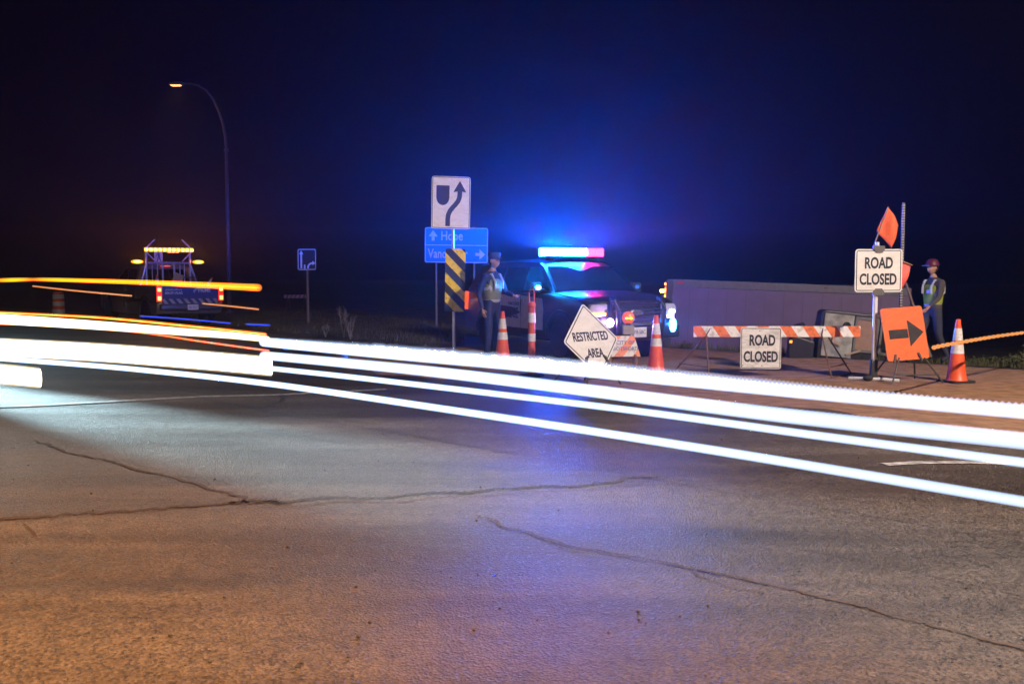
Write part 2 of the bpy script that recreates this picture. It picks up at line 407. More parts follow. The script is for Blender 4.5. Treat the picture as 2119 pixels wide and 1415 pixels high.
# ------------------------------------------------------------------ street lamps
LAMPL = emit('sodium_lamp', (1, .50, .16), 2.6)
LAMPP = mat('lamp_pole_paint', (.16, .13, .15), .5, .3)
def street_lamp(label, loc, rz, power, lc=(1, .56, .27), cone=146):
    t = thing('street_lamp', label, 'street lamp', loc, rz, 'street lamps')
    mb = MB(); mb.lathe([(.16, 0), (.16, .03), (.10, .05), (.085, 2.5), (.065, 6.4), (.10, 6.42), (.10, 6.5), (.06, 6.52)], 14)
    mb.build('pole', LAMPP, t, smooth=True)
    arm = [(0, 0, 6.5)] + [(-1.9 + 1.9 * math.cos(R(a)) ** .8 if a < 90 else -1.9, 0, 6.5 + 2.55 * math.sin(R(a)) + 0) for a in (12, 24, 36, 48, 60, 72, 82)] + [(-1.45, 0, 9.06), (-1.75, 0, 9.06)]
    arm = [(0, 0, 6.5), (-.03, 0, 7.0), (-.12, 0, 7.5), (-.27, 0, 8.0), (-.48, 0, 8.45), (-.76, 0, 8.8), (-1.05, 0, 8.98), (-1.35, 0, 9.05), (-1.7, 0, 9.06)]
    MB().path(arm, [.058, .055, .05, .047, .044, .042, .04, .038, .038], 10).build('arm', LAMPP, t, smooth=True)
    mb = MB(); mb.prism([(-.32, -.05), (-.26, .03), (-.05, .07), (.24, .06), (.30, .02), (.26, -.05)], -.12, .12)
    hd = mb.build('lamp_head', mat('lamp_head_grey', (.12, .12, .13), .5), t, (-1.9, 0, 9.05), bevel=.02)
    MB().prism([(-.26, -.05), (-.22, -.085), (.10, -.085), (.16, -.05)], -.10, .10).build('lens', LAMPL, hd)
    ld = bpy.data.lights.new('lamp_light', 'SPOT'); ld.energy = power; ld.color = lc; ld.spot_size = R(cone); ld.spot_blend = .2 if cone > 120 else .9; ld.shadow_soft_size = .15
    lo = bpy.data.objects.new('lamp_light', ld); col.objects.link(lo); lo.parent = hd; lo.location = (-.05, 0, -.14)
    return t
q = on_y(475, 640, 40.0)
street_lamp('tall street lamp with curved arm and glowing head behind the pickup', (q.x, 40, -.02), 0, 260)
street_lamp('street lamp with deep orange light standing beside the road behind the viewer', (-5.6, .6, 0), R(178), 15500, (1, .40, .085), 112)
street_lamp('street lamp with paler light standing beside the road behind the viewer', (12.6, 3.4, 0), R(-15), 15500, (1, .80, .65), 162)

# ------------------------------------------------------------------ traffic cones
def cone(label, loc, rz=0., h=.93, parent=None, rot=None, bands=True):
    t = thing('traffic_cone', label, 'traffic cone', loc, rz, 'orange traffic cones')
    if rot: t.rotation_euler = rot
    k = h / .93
    def rad(z): return .145 * (1 - z / .93) + .033 * z / .93
    zs = [.035, .30, .49, .505, .58, .585, .66, .665, .82, .825, .93]
    prof = [(.158, .035), (.14, .06)] + [(rad(z), z) for z in (.2, .43)] + [(rad(.43) + .003, .431), (rad(.56) + .003, .56), (rad(.56), .561), (rad(.62), .62), (rad(.62) + .003, .621), (rad(.80) + .003, .80), (rad(.80), .801), (.036, .90), (.034, .93), (.022, .932), (.02, .8)]
    mis = [0, 0, 0, 0, 1, 0, 0, 0, 1, 0, 0, 0, 0, 0]
    MB().lathe([(r * k, z * k) for r, z in prof], 28, mis).build('cone_body', [ORANGE, REFL], t, smooth=True)
    MB().prism([(x, z) for x, z in rrect(.40 * k, .40 * k, .06 * k)], 0, .035 * k).build('base', RUBBER, t, (0, 0, .035 * k), (R(-90), 0, 0), bevel=.006)
    return t
q = on_z(1979, 791); cone('orange cone standing alone beside the arrow sign', q, .3)
q = on_z(1357, 771); cone('orange cone in front of the police vehicle grille', q, 1.1)
q = on_z(1040, 752); cone('orange cone beside the police vehicle door and the officer', q, .7)

# tubular delineator
q = on_z(1100, 779)
t = thing('delineator_post', 'slim orange tubular delineator with two white bands and loop handle by the police vehicle', 'delineator', q)
MB().lathe([(.06, .04), (.058, .4), (.055, .55), (.06, .552), (.06, .67), (.055, .672), (.055, .84), (.06, .842), (.06, .99), (.055, .992), (.055, 1.08), (.068, 1.10), (.06, 1.15), (.03, 1.17)], 20, [0, 0, 0, 1, 0, 0, 0, 1, 0, 0, 0, 0, 0][:13]).build('post', [mat('delineator_orange', (.62, .10, .05), .5), REFL], t, smooth=True)
MB().path([(-.035, 0, 1.14), (-.04, 0, 1.3), (-.025, 0, 1.35), (.025, 0, 1.35), (.04, 0, 1.3), (.035, 0, 1.14)], .011, 8).build('handle', mat('delineator_orange', ()), t, smooth=True)
MB().lathe([(.2, 0), (.2, .03), (.16, .05), (.07, .06)], 8).build('base', RUBBER, t)

# ------------------------------------------------------------------ signs
def panel(t, w, h, m, loc, rot=(0, 0, 0), r=.04, border=None, inset=.015, bw=.012, name='sign_panel', back=GALV):
    mb = MB(); mb.prism(rrect(w, h, r), -.0015, .0015)
    p = mb.build(name, m, t, loc, rot)
    if border:
        MB().frame(rrect(w - 2 * inset, h - 2 * inset, max(.004, r - inset)), rrect(w - 2 * inset - 2 * bw, h - 2 * inset - 2 * bw, max(.004, r - inset - bw)), -.004, -.002).build('border', border, p)
    return p
def letters(p, items, m, name='lettering'):
    for it in items:
        mb = MB(); add_text(mb, *it[:4], **(it[4] if len(it) > 4 else {})); mb.build(name, m, p)
def bolts(p, pts, m=GALV, r=.008):
    for x, z in pts: MB().ball((x, -.005, z), (r, .005, r), 8, 6).build('bolt', m, p)

# keep-right sign with hazard marker
q = on_z(940, 744); s = FPX / q.y
t = thing('traffic_sign', 'post with white shield and curved arrow sign above a yellow and black striped hazard marker', 'road sign', q, R(8))
MB().tube((0, .03, -.1), (-.02, .03, 3.3), .03, n=14).build('post', GALV, t, smooth=True)
p = panel(t, .715, .955, WHITE, (-.05, -.012, 2.89), (0, R(1.2), 0), .05, NAVYBLK, .012, .012)
mb = MB()
sh = [(-.27, .31), (-.03, .31), (-.03, .10)] + [(-.15 + .12 * math.cos(R(a)), .10 + .15 * math.sin(R(a)) * 1.0) for a in range(-15, -170, -15)] + [(-.27, .10)]
mb.prism(sh, -.004, -.002); mb.build('shield_symbol', NAVYBLK, p); mb = MB()
cv_ = [(-.055, -.43), (-.055, -.30), (-.045, -.22), (-.015, -.15), (.03, -.09), (.085, -.03), (.13, .03), (.155, .10), (.16, .16), (.16, .24)]
add_ribbon(mb, cv_, .085, -.004, -.002)
mb.prism([(.16, .40), (.28, .19), (.16, .215), (.04, .19)], -.0045, -.0025)
mb.build('arrow_symbol', NAVYBLK, p)
bolts(p, [(.01, .43), (.01, -.44)])
YB = stripes('hazard_stripes', (.012, .012, .02), (.90, .66, .03), .36, 1., 1., .5, off=.1)
p = panel(t, .37, 1.16, YB, (.02, -.012, 1.47), (0, R(1.2), 0), .03)
bolts(p, [(.02, .5), (.04, -.52)])

# blue destination sign
q = on_z(945, 681)
t = thing('destination_sign', 'blue destination sign reading Hope and Vancouver on two thin posts', 'road sign', q, R(-3))
for x in (-.58, .5): MB().tube((x, .04, -.1), (x, .04, 2.9), .035, n=10).build('post', mat('post_grey', (.2, .19, .2), .5, .4), t, smooth=True)
p = panel(t, 1.80, 1.0, BLUES, (0, 0, 2.37), (0, R(.8), 0), .06, WHITE, .012, .018)
LT = mat('legend_white', (.70, .68, .72), .45)
mb = MB(); mb.box((0, -.003, .0), (1.74, .002, .02)); mb.build('divider', LT, p)
mb = MB()
mb.prism([(-.66, .42), (-.53, .24), (-.62, .24), (-.62, .12), (-.70, .12), (-.70, .24), (-.79, .24)], -.004, -.002); mb.build('arrow_symbol', LT, p); mb = MB()
mb.prism([(.82, -.25), (.66, -.10), (.66, -.21), (.54, -.21), (.54, -.29), (.66, -.29), (.66, -.40)], -.004, -.002)
mb.build('arrow_symbol', LT, p)
letters(p, [('Hope', .36, -.13, .25, dict(xs=.78, bold=.006)), ('Vancouver', .36, -.24, -.25, dict(xs=.72, bold=.006))], LT)
bolts(p, [(x, z) for x in (-.82, -.52, 0, .52, .82) for z in (.02, -.02, .4, -.4)], DARKST, .012)

# lane-use sign
q = on_z(637, 678)
t = thing('lane_sign', 'small black lane arrows sign with white border on a single post near the grass', 'road sign', q, R(4))
MB().tube((.01, .04, -.1), (0, .04, 2.2), .04, n=10).build('post', mat('wood_post', (.16, .12, .10), .7), t, smooth=True)
p = panel(t, .53, .61, mat('sign_dark', (.012, .012, .02), .5), (0, 0, 1.98), (0, 0, 0), .05, WHITE, .005, .02)
mb = MB(); add_ribbon(mb, [(-.16, -.26), (-.16, .16)], .05, -.004, -.002); mb.prism([(-.16, .26), (-.10, .15), (-.22, .15)], -.0045, -.0025); mb.build('arrow_symbol', WHITE, p); mb = MB()
add_ribbon(mb, [(-.065, -.27), (-.065, -.15)], .045, -.004, -.002); mb.build('lane_mark', WHITE, p); mb = MB()
add_ribbon(mb, [(.03, -.26), (.035, -.2), (.06, -.15), (.10, -.12), (.17, -.105)], .05, -.004, -.002); mb.prism([(.245, -.105), (.16, -.04), (.16, -.17)], -.0045, -.0025)
mb.build('arrow_symbol', WHITE, p)

# small barricade far left
ORW = stripes('barricade_stripes', (.82, .80, .80), (.80, .17, .03), .32, 1., .9, .5)
q = on_z(614, 650)
t = thing('barricade', 'small low striped barricade standing behind the lane sign post', 'barricade', q, R(24))
mb = MB(); mb.box((0, 0, 0), (.95, .03, .13)); mb.build('board', stripes('far_stripes', (.42, .36, .34), (.45, .10, .05), .16, 1, -.5), t, (0, 0, .68))
for x in (-.32, .32):
    mb = MB(); mb.tube((x, 0, .72), (x - .16, -.2, 0), .012); mb.tube((x, 0, .72), (x + .16, .2, 0), .012); mb.build('leg', RUSTST, t)

# drum
q = on_z(122, 662)
t = thing('traffic_drum', 'orange and white banded traffic drum left of the amber lit pickup', 'drum', q)
prof = [(.22, 0), (.22, .04), (.20, .05), (.195, .22), (.197, .221), (.193, .36), (.19, .361), (.188, .48), (.19, .481), (.186, .62), (.183, .621), (.18, .72), (.184, .721), (.178, .86), (.17, .861), (.165, .93), (.12, .96)]
MB().lathe(prof, 22, [2, 2, 2, 0, 1, 1, 0, 0, 1, 1, 0, 0, 1, 1, 0, 0]).build('barrel', [ORANGE, REFL, RUBBER], t, smooth=True)
MB().path([(-.07, 0, .95), (-.06, 0, 1.02), (.06, 0, 1.02), (.07, 0, .95)], .014, 8).build('handle', ORANGE, t)

# diamond RESTRICTED AREA on a folding stand
q = on_z(1218, 795)
t = thing('restricted_area_sign', 'white diamond sign reading RESTRICTED AREA tilted back on a folding stand', 'road sign', q, R(41))
c3 = on_y(1222, 704, q.y)
SD = .80
p = panel(t, SD, SD, WHITE, (0, -.05, c3.z), (R(-19), 0, 0), .05, None)
# the square is drawn on its corner
for v in p.data.vertices:
    x, z = v.co.x, v.co.z; a = R(45); v.co.x, v.co.z = x * math.cos(a) - z * math.sin(a), x * math.sin(a) + z * math.cos(a)
mb = MB(); mb.frame(rrect(SD - .05, SD - .05, .03), rrect(SD - .08, SD - .08, .02), -.004, -.002)
b = mb.build('border', NAVYBLK, p)
for v in b.data.vertices:
    x, z = v.co.x, v.co.z; a = R(45); v.co.x, v.co.z = x * math.cos(a) - z * math.sin(a), x * math.sin(a) + z * math.cos(a)
letters(p, [('RESTRICTED', .185, .0, .055, dict(xs=.70, bold=.004)), ('AREA', .185, .02, -.195, dict(xs=.72, bold=.004))], NAVYBLK)
for sx in (-1, 1): MB().box((sx * .2, -.012, -.30), (.025, .02, .16), Euler((0, R(-sx * 28), 0))).build('clip', DARKST, p)
z0 = c3.z - .28
for sx in (-1, 1): MB().tube((sx * .2, -.14, z0 + .05), (sx * .34, -.32, 0), .013).build('leg', DARKST, t)
for sx in (-1, 1): MB().tube((sx * .12, 0, z0 + .2), (sx * .34, .42, 0), .013).build('leg', DARKST, t)
MB().tube((-.31, -.28, .12), (.31, -.28, .12), .01).build('crossbar', DARKST, t)

# A-frame barricade with amber flasher
q = on_z(1287, 772)
t = thing('folding_barricade', 'low A-frame orange and white striped barricade behind the diamond sign', 'barricade', q, R(6))
mb = MB(); mb.prism([(-.29, .34), (.20, .34), (.29, 0), (-.38, 0)], -.006, .006)
p = mb.build('board', stripes('aframe_stripes', (.66, .62, .60), (.80, .22, .08), .30, 1., -.85, .5), t, (0, -.06, .27), (R(-14), 0, 0))
letters(p, [('CITY OF', .085, .05, .225, dict(y=-.009, xs=.95)), ('ABBOTSFORD', .085, .0, .125, dict(y=-.009, xs=.95))], mat('blue_print', (.06, .07, .30), .6))
for sx in (-1, 1):
    MB().box((sx * .22, -.11, .14), (.03, .02, .34), Euler((R(-14), R(-sx * 6), 0))).build('leg', RUSTST, t)
    MB().box((sx * .22, .16, .3), (.03, .02, .66), Euler((R(20), R(-sx * 6), 0))).build('leg', RUSTST, t)
wp = t.matrix_basis
bq = t.location + Euler((0, 0, R(6))).to_matrix() @ Vector((.10, .02, .62))
t = thing('warning_light', 'round amber flashing lamp on a grey battery box atop the A-frame barricade', 'warning light', bq, R(6))
MB().box((0, 0, .075), (.19, .1, .15)).build('battery_box', mat('box_beige', (.30, .27, .22), .6), t, bevel=.012)
ln = MB(); ln.ball((0, 0, 0), (.105, .065, .105), 20, 14)
ln.build('lens', mat('amber_lens', (.85, .13, .03), .2, 0, (1, .16, .03), .35), t, (0, 0, .27), smooth=True)
MB().ball((-.035, -.068, -.005), (.032, .012, .018), 10, 8).ball((.03, -.068, -.005), (.032, .012, .022), 10, 8).build('bulb', emit('amber_bulb', (1, .5, .05), 3), t, (0, 0, .27))
MB().lathe([(.05, .15), (.05, .175), (.035, .19)], 12).build('collar', PLASTIC, t)

# long barricade with ROAD CLOSED panel
q = on_z(1606, 778); s = FPX / q.y
t = thing('long_barricade', 'long orange and white striped barricade carrying a ROAD CLOSED panel', 'barricade', q, 0)
bz = on_y(1606, 686, q.y).z
MB().box((0, 0, 0), (345 / s, .035, 22.5 / s)).build('board', stripes('long_board_stripes', (.80, .79, .80), (.80, .19, .05), .35, 1., .70, .5, off=.22), t, (0, 0, bz), bevel=.004)
p = panel(t, .635, .645, WHITE2, (-34 / s, -.035, on_y(1572, 720, q.y).z), (R(-2), R(.4), 0), .035, BLACK, .012, .01)
letters(p, [('ROAD', .225, .02, .115, dict(xs=.64, bold=.008)), ('CLOSED', .225, .0, -.14, dict(xs=.64, bold=.008))], BLACK)
bolts(p, [(-.02, .27), (.02, -.27), (-.28, -.27), (-.03, .02)], DARKST)
for x0, sg in ((-1.02, -1), (.72, 1)):
    mb = MB(); top = (x0, 0, bz + .09)
    mb.path([top, (x0 - .03 + (.0 if sg > 0 else -.06), -.035, bz - .06), (x0 + (.04 if sg > 0 else -.10), -.34, .01)], .012)
    mb.path([top, (x0 + sg * .1, .03, bz - .1), (x0 + sg * .56, .30, .01)], .012)
    mb.tube((x0 + sg * .1, -.2, .2) if 0 else (x0 + (.03 if sg > 0 else -.08), -.26, .16), (x0 + sg * .46, .22, .18), .009)
    mb.tube((x0 + (.04 if sg > 0 else -.10), -.34, .012), (x0 + sg * .56, .30, .012), .010)
    mb.build('leg', RUSTST, t)

# ROAD CLOSED sign on a post with flags
q = on_z(1807, 788); s = FPX / q.y
t = thing('road_closed_sign', 'white ROAD CLOSED sign on a tall white post with two orange flags', 'road sign', q, R(0))
sz = on_y(1810, 560, q.y).z
MB().tube((0, 0, .12), (0, 0, sz + .38), .034, n=16).build('post', mat('white_post', (.74, .74, .76), .35), t, smooth=True)
MB().box((0, 0, .19), (.105, .09, .27)).build('post_socket', mat('socket_black', (.03, .03, .032), .5), t, bevel=.02)
mb = MB(); mb.path([(-.06, -.02, .03), (.1, -.06, .035), (.33, -.16, .02)], .026, 10); mb.build('foot', mat('foot_white', (.6, .6, .64), .4), t)
MB().path([(.02, 0, .03), (-.1, .05, .03), (-.3, .2, .02)], .026, 10).build('foot', mat('foot_white', ()), t)
MB().ball((-.1, -.06, .05), (.075, .06, .05), 12, 8).build('foot_hub', RUBBER, t)
p = panel(t, .70, .635, WHITE, (.02, -.045, sz), (0, R(-.3), 0), .045, BLACK, .02, .011)
letters(p, [('ROAD', .225, .0, .105, dict(xs=.66, bold=.007)), ('CLOSED', .225, -.005, -.135, dict(xs=.66, bold=.007))], BLACK)
for z in (.315, -.315): MB().prism([(-.085, z + .05 * (1 if z > 0 else -1)), (-.085, z), (-.04, z - .05 * (1 if z > 0 else -1)), (.05, z - .05 * (1 if z > 0 else -1)), (.085, z), (.085, z + .05 * (1 if z > 0 else -1))], -.02, .03).build('clamp', mat('clamp_grey', (.12, .11, .10), .6), p)
def at(px, py): w = on_y(px, py, q.y); return Vector((w.x - q.x, 0, w.z))
st = MB(); a_, b_ = at(1806, 515), at(1838, 428); st.tube(a_, b_, .01, n=8)
a2, b2 = at(1812, 516), at(1889, 549); st.tube(Vector((a2.x, .05, a2.z)), Vector((b2.x, .02, b2.z)), .009, n=8)
st.build('flag_stick', mat('stick_wood', (.35, .22, .10), .6), t)
def flag(quadpx, y0, m, name='flag'):
    A, B, C, D = [at(*k) for k in quadpx]; mb = MB(); n = 10; V = []
    for i in range(n + 1):
        row = []
        for j in range(n + 1):
            u, v = i / n, j / n; pq = A.lerp(B, u).lerp(D.lerp(C, u), v)
            pq.y = y0 + .035 * math.sin(u * 5 + v * 2.5) * v + .02 * math.sin(v * 7 + u); row.append(mb.bm.verts.new(pq))
        V.append(row)
    for i in range(n):
        for j in range(n): mb.face([V[i][j], V[i + 1][j], V[i + 1][j + 1], V[i][j + 1]])
    o = mb.build(name, m, t, smooth=True); sm = o.modifiers.new('solid', 'SOLIDIFY'); sm.thickness = .004; return o
flag([(1814.5, 478), (1838, 427), (1862, 466), (1846, 514)], 0, FLAGO)
flag([(1846, 530), (1888, 548), (1872, 597), (1842, 592)], .03, FLAGP)
MB().tube(Vector((0, -.02, sz + .34)), Vector((0, -.02, sz + .42)), .03, n=12).build('post_cap', mat('white_post', ()), t)

# orange arrow sign
q = on_z(1876, 790); s = FPX / q.y
t = thing('arrow_sign', 'square orange sign with a worn black arrow leaning on a folding stand', 'road sign', q, R(9))
cz = on_y(1868, 690, q.y).z
p = panel(t, .67, .79, ORSIGN, (-.05, 0, cz), (R(-12), R(-4.2), 0), .04, mat('sign_edge', (.5, .14, .03), .5), .004, .008)
mb = MB(); mb.box((-.10, -.003, .0), (.30, .002, .135)); mb.prism([(.30, 0), (.06, .20), (.06, -.20)], -.004, -.002)
mb.build('arrow_symbol', grimy('worn_black', (.02, .016, .013), -1.5, 9, .75), p)
for sx in (-1, 1): MB().box((sx * .2 - .02, -.014, -.36), (.026, .02, .13), Euler((0, R(-sx * 20), 0))).build('clip', DARKST, p)
for sx in (-1, 1):
    MB().tube((sx * .20, -.12, cz - .35), (sx * .40, -.3, .01), .013).build('leg', DARKST, t)
    MB().tube((sx * .15, .08, cz - .2), (sx * .36, .38, .01), .013).build('leg', DARKST, t)
MB().tube((-.36, -.25, .13), (.36, -.25, .13), .009).build('crossbar', DARKST, t)

# perforated post with brace
q = on_z(1861, 738)
t = thing('perforated_post', 'tall thin perforated steel post with a slanted brace behind the ROAD CLOSED sign', 'post', q)
ht = on_y(1862, 420, q.y).z
mb = MB(); mb.box((0, 0, ht / 2), (.05, .05, ht)); pp = mb.build('post', stripes('perforated_steel', (.02, .02, .02), (.34, .32, .31), .05, 0, 1., .35), t)
w1, w2 = on_y(1874, 585, q.y + .05), on_y(1926, 738, q.y - .1)
MB().tube(w1 - q, Vector(((w2 - q).x, (w2 - q).y, .0)), .024, .03, 8).build('brace', mat('brace_wood', (.20, .13, .12), .7), t)

# ------------------------------------------------------------------ vehicles
def arch(cy_, cz, r, z0):
    a0 = math.asin((z0 - cz) / r); n = 12
    return [(cy_ + r * math.cos(math.pi - a0 - (math.pi - 2 * a0) * k / n) * -1, cz + r * math.sin(math.pi - a0 - (math.pi - 2 * a0) * k / n)) for k in range(n + 1)]
def body_loft(top, axles, half=1.0, sill=.34, ar=.47, az=.40, fy=-2.65, ry=2.65):
    """outline in (y,z): top runs front -> rear; the underside carries the two wheel arches"""
    under = []
    for ax in sorted(axles, reverse=True): under += arch(ax, az, ar, sill)
    outline = top + [(ry - .08, sill + .06)] + under + [(fy + .12, sill + .06)]
    mb = MB(); rows = []
    for x, k in ((-1, .0), (-.985, .5), (-.93, .85), (-.6, 1), (0, 1.0), (.6, 1), (.93, .85), (.985, .5), (1, 0)):
        row = []
        for (y, z) in outline:
            ze = z; ye = y
            if z > .95: ze = z - .05 * (1 - k) + .025 * (1 - x * x)
            if y < fy + .5: ye = y + .10 * (1 - k) * .6 + .10 * x * x * (1 if z > .3 else 0)
            if y > ry - .4: ye = y - .05 * (1 - k)
            xe = x * half * (1 - .03 * max(0, (z - .9)) / .3 - (.02 if z < .45 else 0))
            row.append(mb.bm.verts.new((xe, ye, ze)))
        rows.append(row)
    n = len(outline)
    for a, b in zip(rows, rows[1:]):
        for i in range(n): mb.face([a[i], a[(i + 1) % n], b[(i + 1) % n], b[i]])
    mb.face(rows[0][::-1]); mb.face(rows[-1])
    return mb
def wheel(parent, x, y, r=.40, w=.26, steel=False):
    sx = 1 if x > 0 else -1; M = Matrix.Rotation(R(90), 3, 'Y')
    t = MB(); prof = [(r * .62, -w / 2), (r * .9, -w / 2), (r, -w * .36), (r, w * .36), (r * .9, w / 2), (r * .62, w / 2)]
    o = t.lathe(prof, 28, M=M).build('wheel', RUBBER, parent, (x, y, r), smooth=True)
    k = MB(); k.lathe([(r * .61, -.02), (r * .60, w * .47), (r * .52, w * .44), (r * .5, w * .3), (r * .2, w * .3), (r * .17, w * .42), (r * .02, w * .43)], 24, M=M if sx > 0 else Matrix.Rotation(R(-90), 3, 'Y'))
    for i in range(6):
        a = R(60 * i); k.box((sx * w * .36, math.cos(a) * r * .34, math.sin(a) * r * .34), (.05, .07, r * .5), Euler((a - R(90), 0, 0)))
    k.build('rim', mat('rim_grey', (.25, .25, .27), .35, .7), o)
def side_poly(mb, x_of_z, poly, off=.004, sg=1, mi=0):
    a = [mb.bm.verts.new((sg * (x_of_z(z) + off), y, z)) for y, z in poly]; b = [mb.bm.verts.new((sg * (x_of_z(z) - .02), y, z)) for y, z in poly]
    mb.face(a, mi); mb.face(b[::-1], mi)
    for i in range(len(poly)): mb.face([a[i], a[(i + 1) % len(a)], b[(i + 1) % len(a)], b[i]], mi)
def greenhouse(outline, zb, zt, xb, xt):
    X = lambda z: xb + (xt - xb) * max(0, min(1, (z - zb) / (zt - zb)))
    mb = MB(); rows = []
    for f in (-1, -.97, -.85, -.4, 0, .4, .85, .97, 1):
        rows.append([mb.bm.verts.new((f * X(z), y, z - (.05 * max(0, abs(f) - .8) / .2 if z > zt - .12 else 0) + (.02 * (1 - f * f) if z > zt - .12 else 0))) for y, z in outline])
    n = len(outline)
    for a, b in zip(rows, rows[1:]):
        for i in range(n): mb.face([a[i], a[(i + 1) % n], b[(i + 1) % n], b[i]])
    mb.face(rows[0][::-1]); mb.face(rows[-1])
    return mb, X
def quad_glass(mb, X, y0, z0, y1, z1, inset=.06, off=.012):
    """windscreen or rear pane lying on the sloping face from (y0,z0) up to (y1,z1)"""
    d = Vector((0, y1 - y0, z1 - z0)).normalized(); nrm = Vector((0, -d.z, d.y)) * (1 if y1 > y0 else -1)
    if y1 < y0: nrm = Vector((0, d.z, -d.y)) if d.z > 0 else nrm
    P = []
    for (u, sx) in ((.07, -1), (.07, 1), (.9, 1), (.9, -1)):
        z = z0 + (z1 - z0) * u; y = y0 + (y1 - y0) * u; P.append(Vector((sx * (X(z) - inset), y, z)))
    a = [mb.bm.verts.new(p + nrm * off) for p in P]; b = [mb.bm.verts.new(p - nrm * .02) for p in P]
    mb.face(a); mb.face(b[::-1])
    for i in range(4): mb.face([a[i], a[(i + 1) % 4], b[(i + 1) % 4], b[i]])

# --- police SUV
FR = (2.22, 17.9); YAW = R(27); FV = Vector((math.sin(YAW), -math.cos(YAW)))
PC = Vector((FR[0] - FV.x * 2.65, FR[1] - FV.y * 2.65, 0))
pol = thing('police_vehicle', 'black and white police vehicle with blazing blue and red roof light bar', 'police car', PC, YAW)
top = [(-2.62, .46), (-2.66, .62), (-2.64, .95), (-2.58, 1.08), (-2.42, 1.15), (-1.9, 1.21), (-1.35, 1.25), (-.5, 1.235), (1.2, 1.235), (2.55, 1.225), (2.63, 1.1), (2.66, .7)]
body_loft(top, (-1.68, 1.45), 1.0).build('body', CARBLK, pol, smooth=True)
gh, XG = greenhouse([(-1.42, 1.2), (-.62, 1.78), (-.4, 1.85), (.4, 1.87), (1.7, 1.85), (2.2, 1.8), (2.56, 1.2)], 1.2, 1.86, .945, .74)
gh.build('cabin', CARBLK, pol, smooth=True)
g = MB(); quad_glass(g, XG, -1.42, 1.2, -.62, 1.78); g.build('windscreen', GLASS, pol)
for sg in (-1, 1):
    for poly in ([(-1.12, 1.27), (-.53, 1.70), (-.13, 1.72), (-.13, 1.27)], [(-.05, 1.27), (-.05, 1.72), (.85, 1.72), (.92, 1.27)], [(1.02, 1.27), (.95, 1.72), (1.75, 1.70), (2.15, 1.30)]):
        g = MB(); side_poly(g, XG, poly, .004, sg); g.build('side_window', GLASS, pol)
    # white doors with livery
    d = MB(); XB = lambda z: 1.0 * (1 - .03 * max(0, z - .9) / .3)
    side_poly(d, XB, [(-1.0, .52), (-1.02, .9), (-.93, 1.12), (-.1, 1.16), (.95, 1.16), (.95, .52)], .006, sg)
    dr = d.build('door', CARWHT, pol)
    Mx = Matrix.Rotation(R(-90) if sg < 0 else R(90), 4, 'Z')
    L = MB(); add_text(L, 'POLICE', .30, 0, 0, y=0, xs=.72, bold=.006); add_text(L, 'VANCOUVER', .10, .16, .19, y=0, xs=.8, bold=.001)
    L.build('lettering', mat('police_blue', (.02, .03, .14), .5), dr, (sg * (1.01), .35, .80), (0, 0, R(-90) if sg < 0 else R(90)))
    for y in (-.2, .75): MB().box((sg * 1.015, y, 1.09), (.03, .16, .03)).build('handle', CHROME, dr, bevel=.006)
    MB().box((sg * 1.002, -.1, .85), (.006 + .012, .012, .66)).build('door_seam', PLASTIC, dr)
    m_ = MB(); m_.box((sg * 1.13, -.98, 1.33), (.2, .12, .19)); m_.box((sg * .99, -.96, 1.28), (.14, .06, .05)); mo = m_.build('mirror', PLASTIC, pol, bevel=.025)
    MB().ball((sg * 1.12, -1.05, 1.33), (.055, .02, .04), 12, 8).build('mirror_strobe', emit('mirror_blue', (.02, .30, 1), 120 if sg < 0 else .6), mo)
    # flares
    for ax in (-1.68, 1.45):
        f = MB(); arc = [(sg * 1.0, ax + .50 * math.cos(R(a)), .40 + .50 * math.sin(R(a))) for a in range(-5, 186, 10)]
        f.path(arc, .035, 8); f.build('wheel_arch', mat('arch_trim', (.02, .02, .024), .35), pol, smooth=True)
        wheel(pol, sg * .88, ax)
    MB().box((sg * .98, -.1, .36), (.14, 2.3, .05)).build('running_board', PLASTIC, pol, bevel=.015)
# front end
g = MB(); g.box((0, -2.655, .88), (1.06, .06, .40), mi=0)
gr = g.build('grille', PLASTIC, pol, bevel=.01)
b = MB()
for z in (.75, .81, .87, .93, .99): b.box((0, -2.69, z), (1.0, .02, .018))
b.build('grille_bar', mat('grille_chrome', (.35, .35, .38), .2, 1.), gr)
MB().box((0, -2.70, 1.075), (1.04, .03, .024)).build('chrome_strip', CHROME, gr)
em = MB(); em.lathe([(1, 0), (1, .012), (.86, .016), (.8, .012)], 24, M=Matrix.Diagonal((.13, .055, 1)).to_3x3()); em.build('badge', mat('badge_metal', (.45, .45, .5), .25, .9), gr, (0, -2.70, .90), (R(90), 0, 0))
for sg in (-1, 1):
    h = MB(); h.prism([(sg * .56, .82), (sg * .56, 1.06), (sg * .90, 1.05), (sg * .95, .95), (sg * .92, .84)], -2.60, -2.42)
    hl = h.build('headlight', LAMPG, pol, bevel=.02)
    if sg < 0: MB().box((-.745, -2.61, .875), (.28, .03, .055)).build('turn_signal', emit('turn_amber', (1, .50, .04), 9), hl, bevel=.012)
    else: MB().ball((.84, -2.60, .90), (.07, .03, .045), 12, 8).build('turn_signal', emit('lamp_cold_white', (.55, .8, 1), 14), hl)
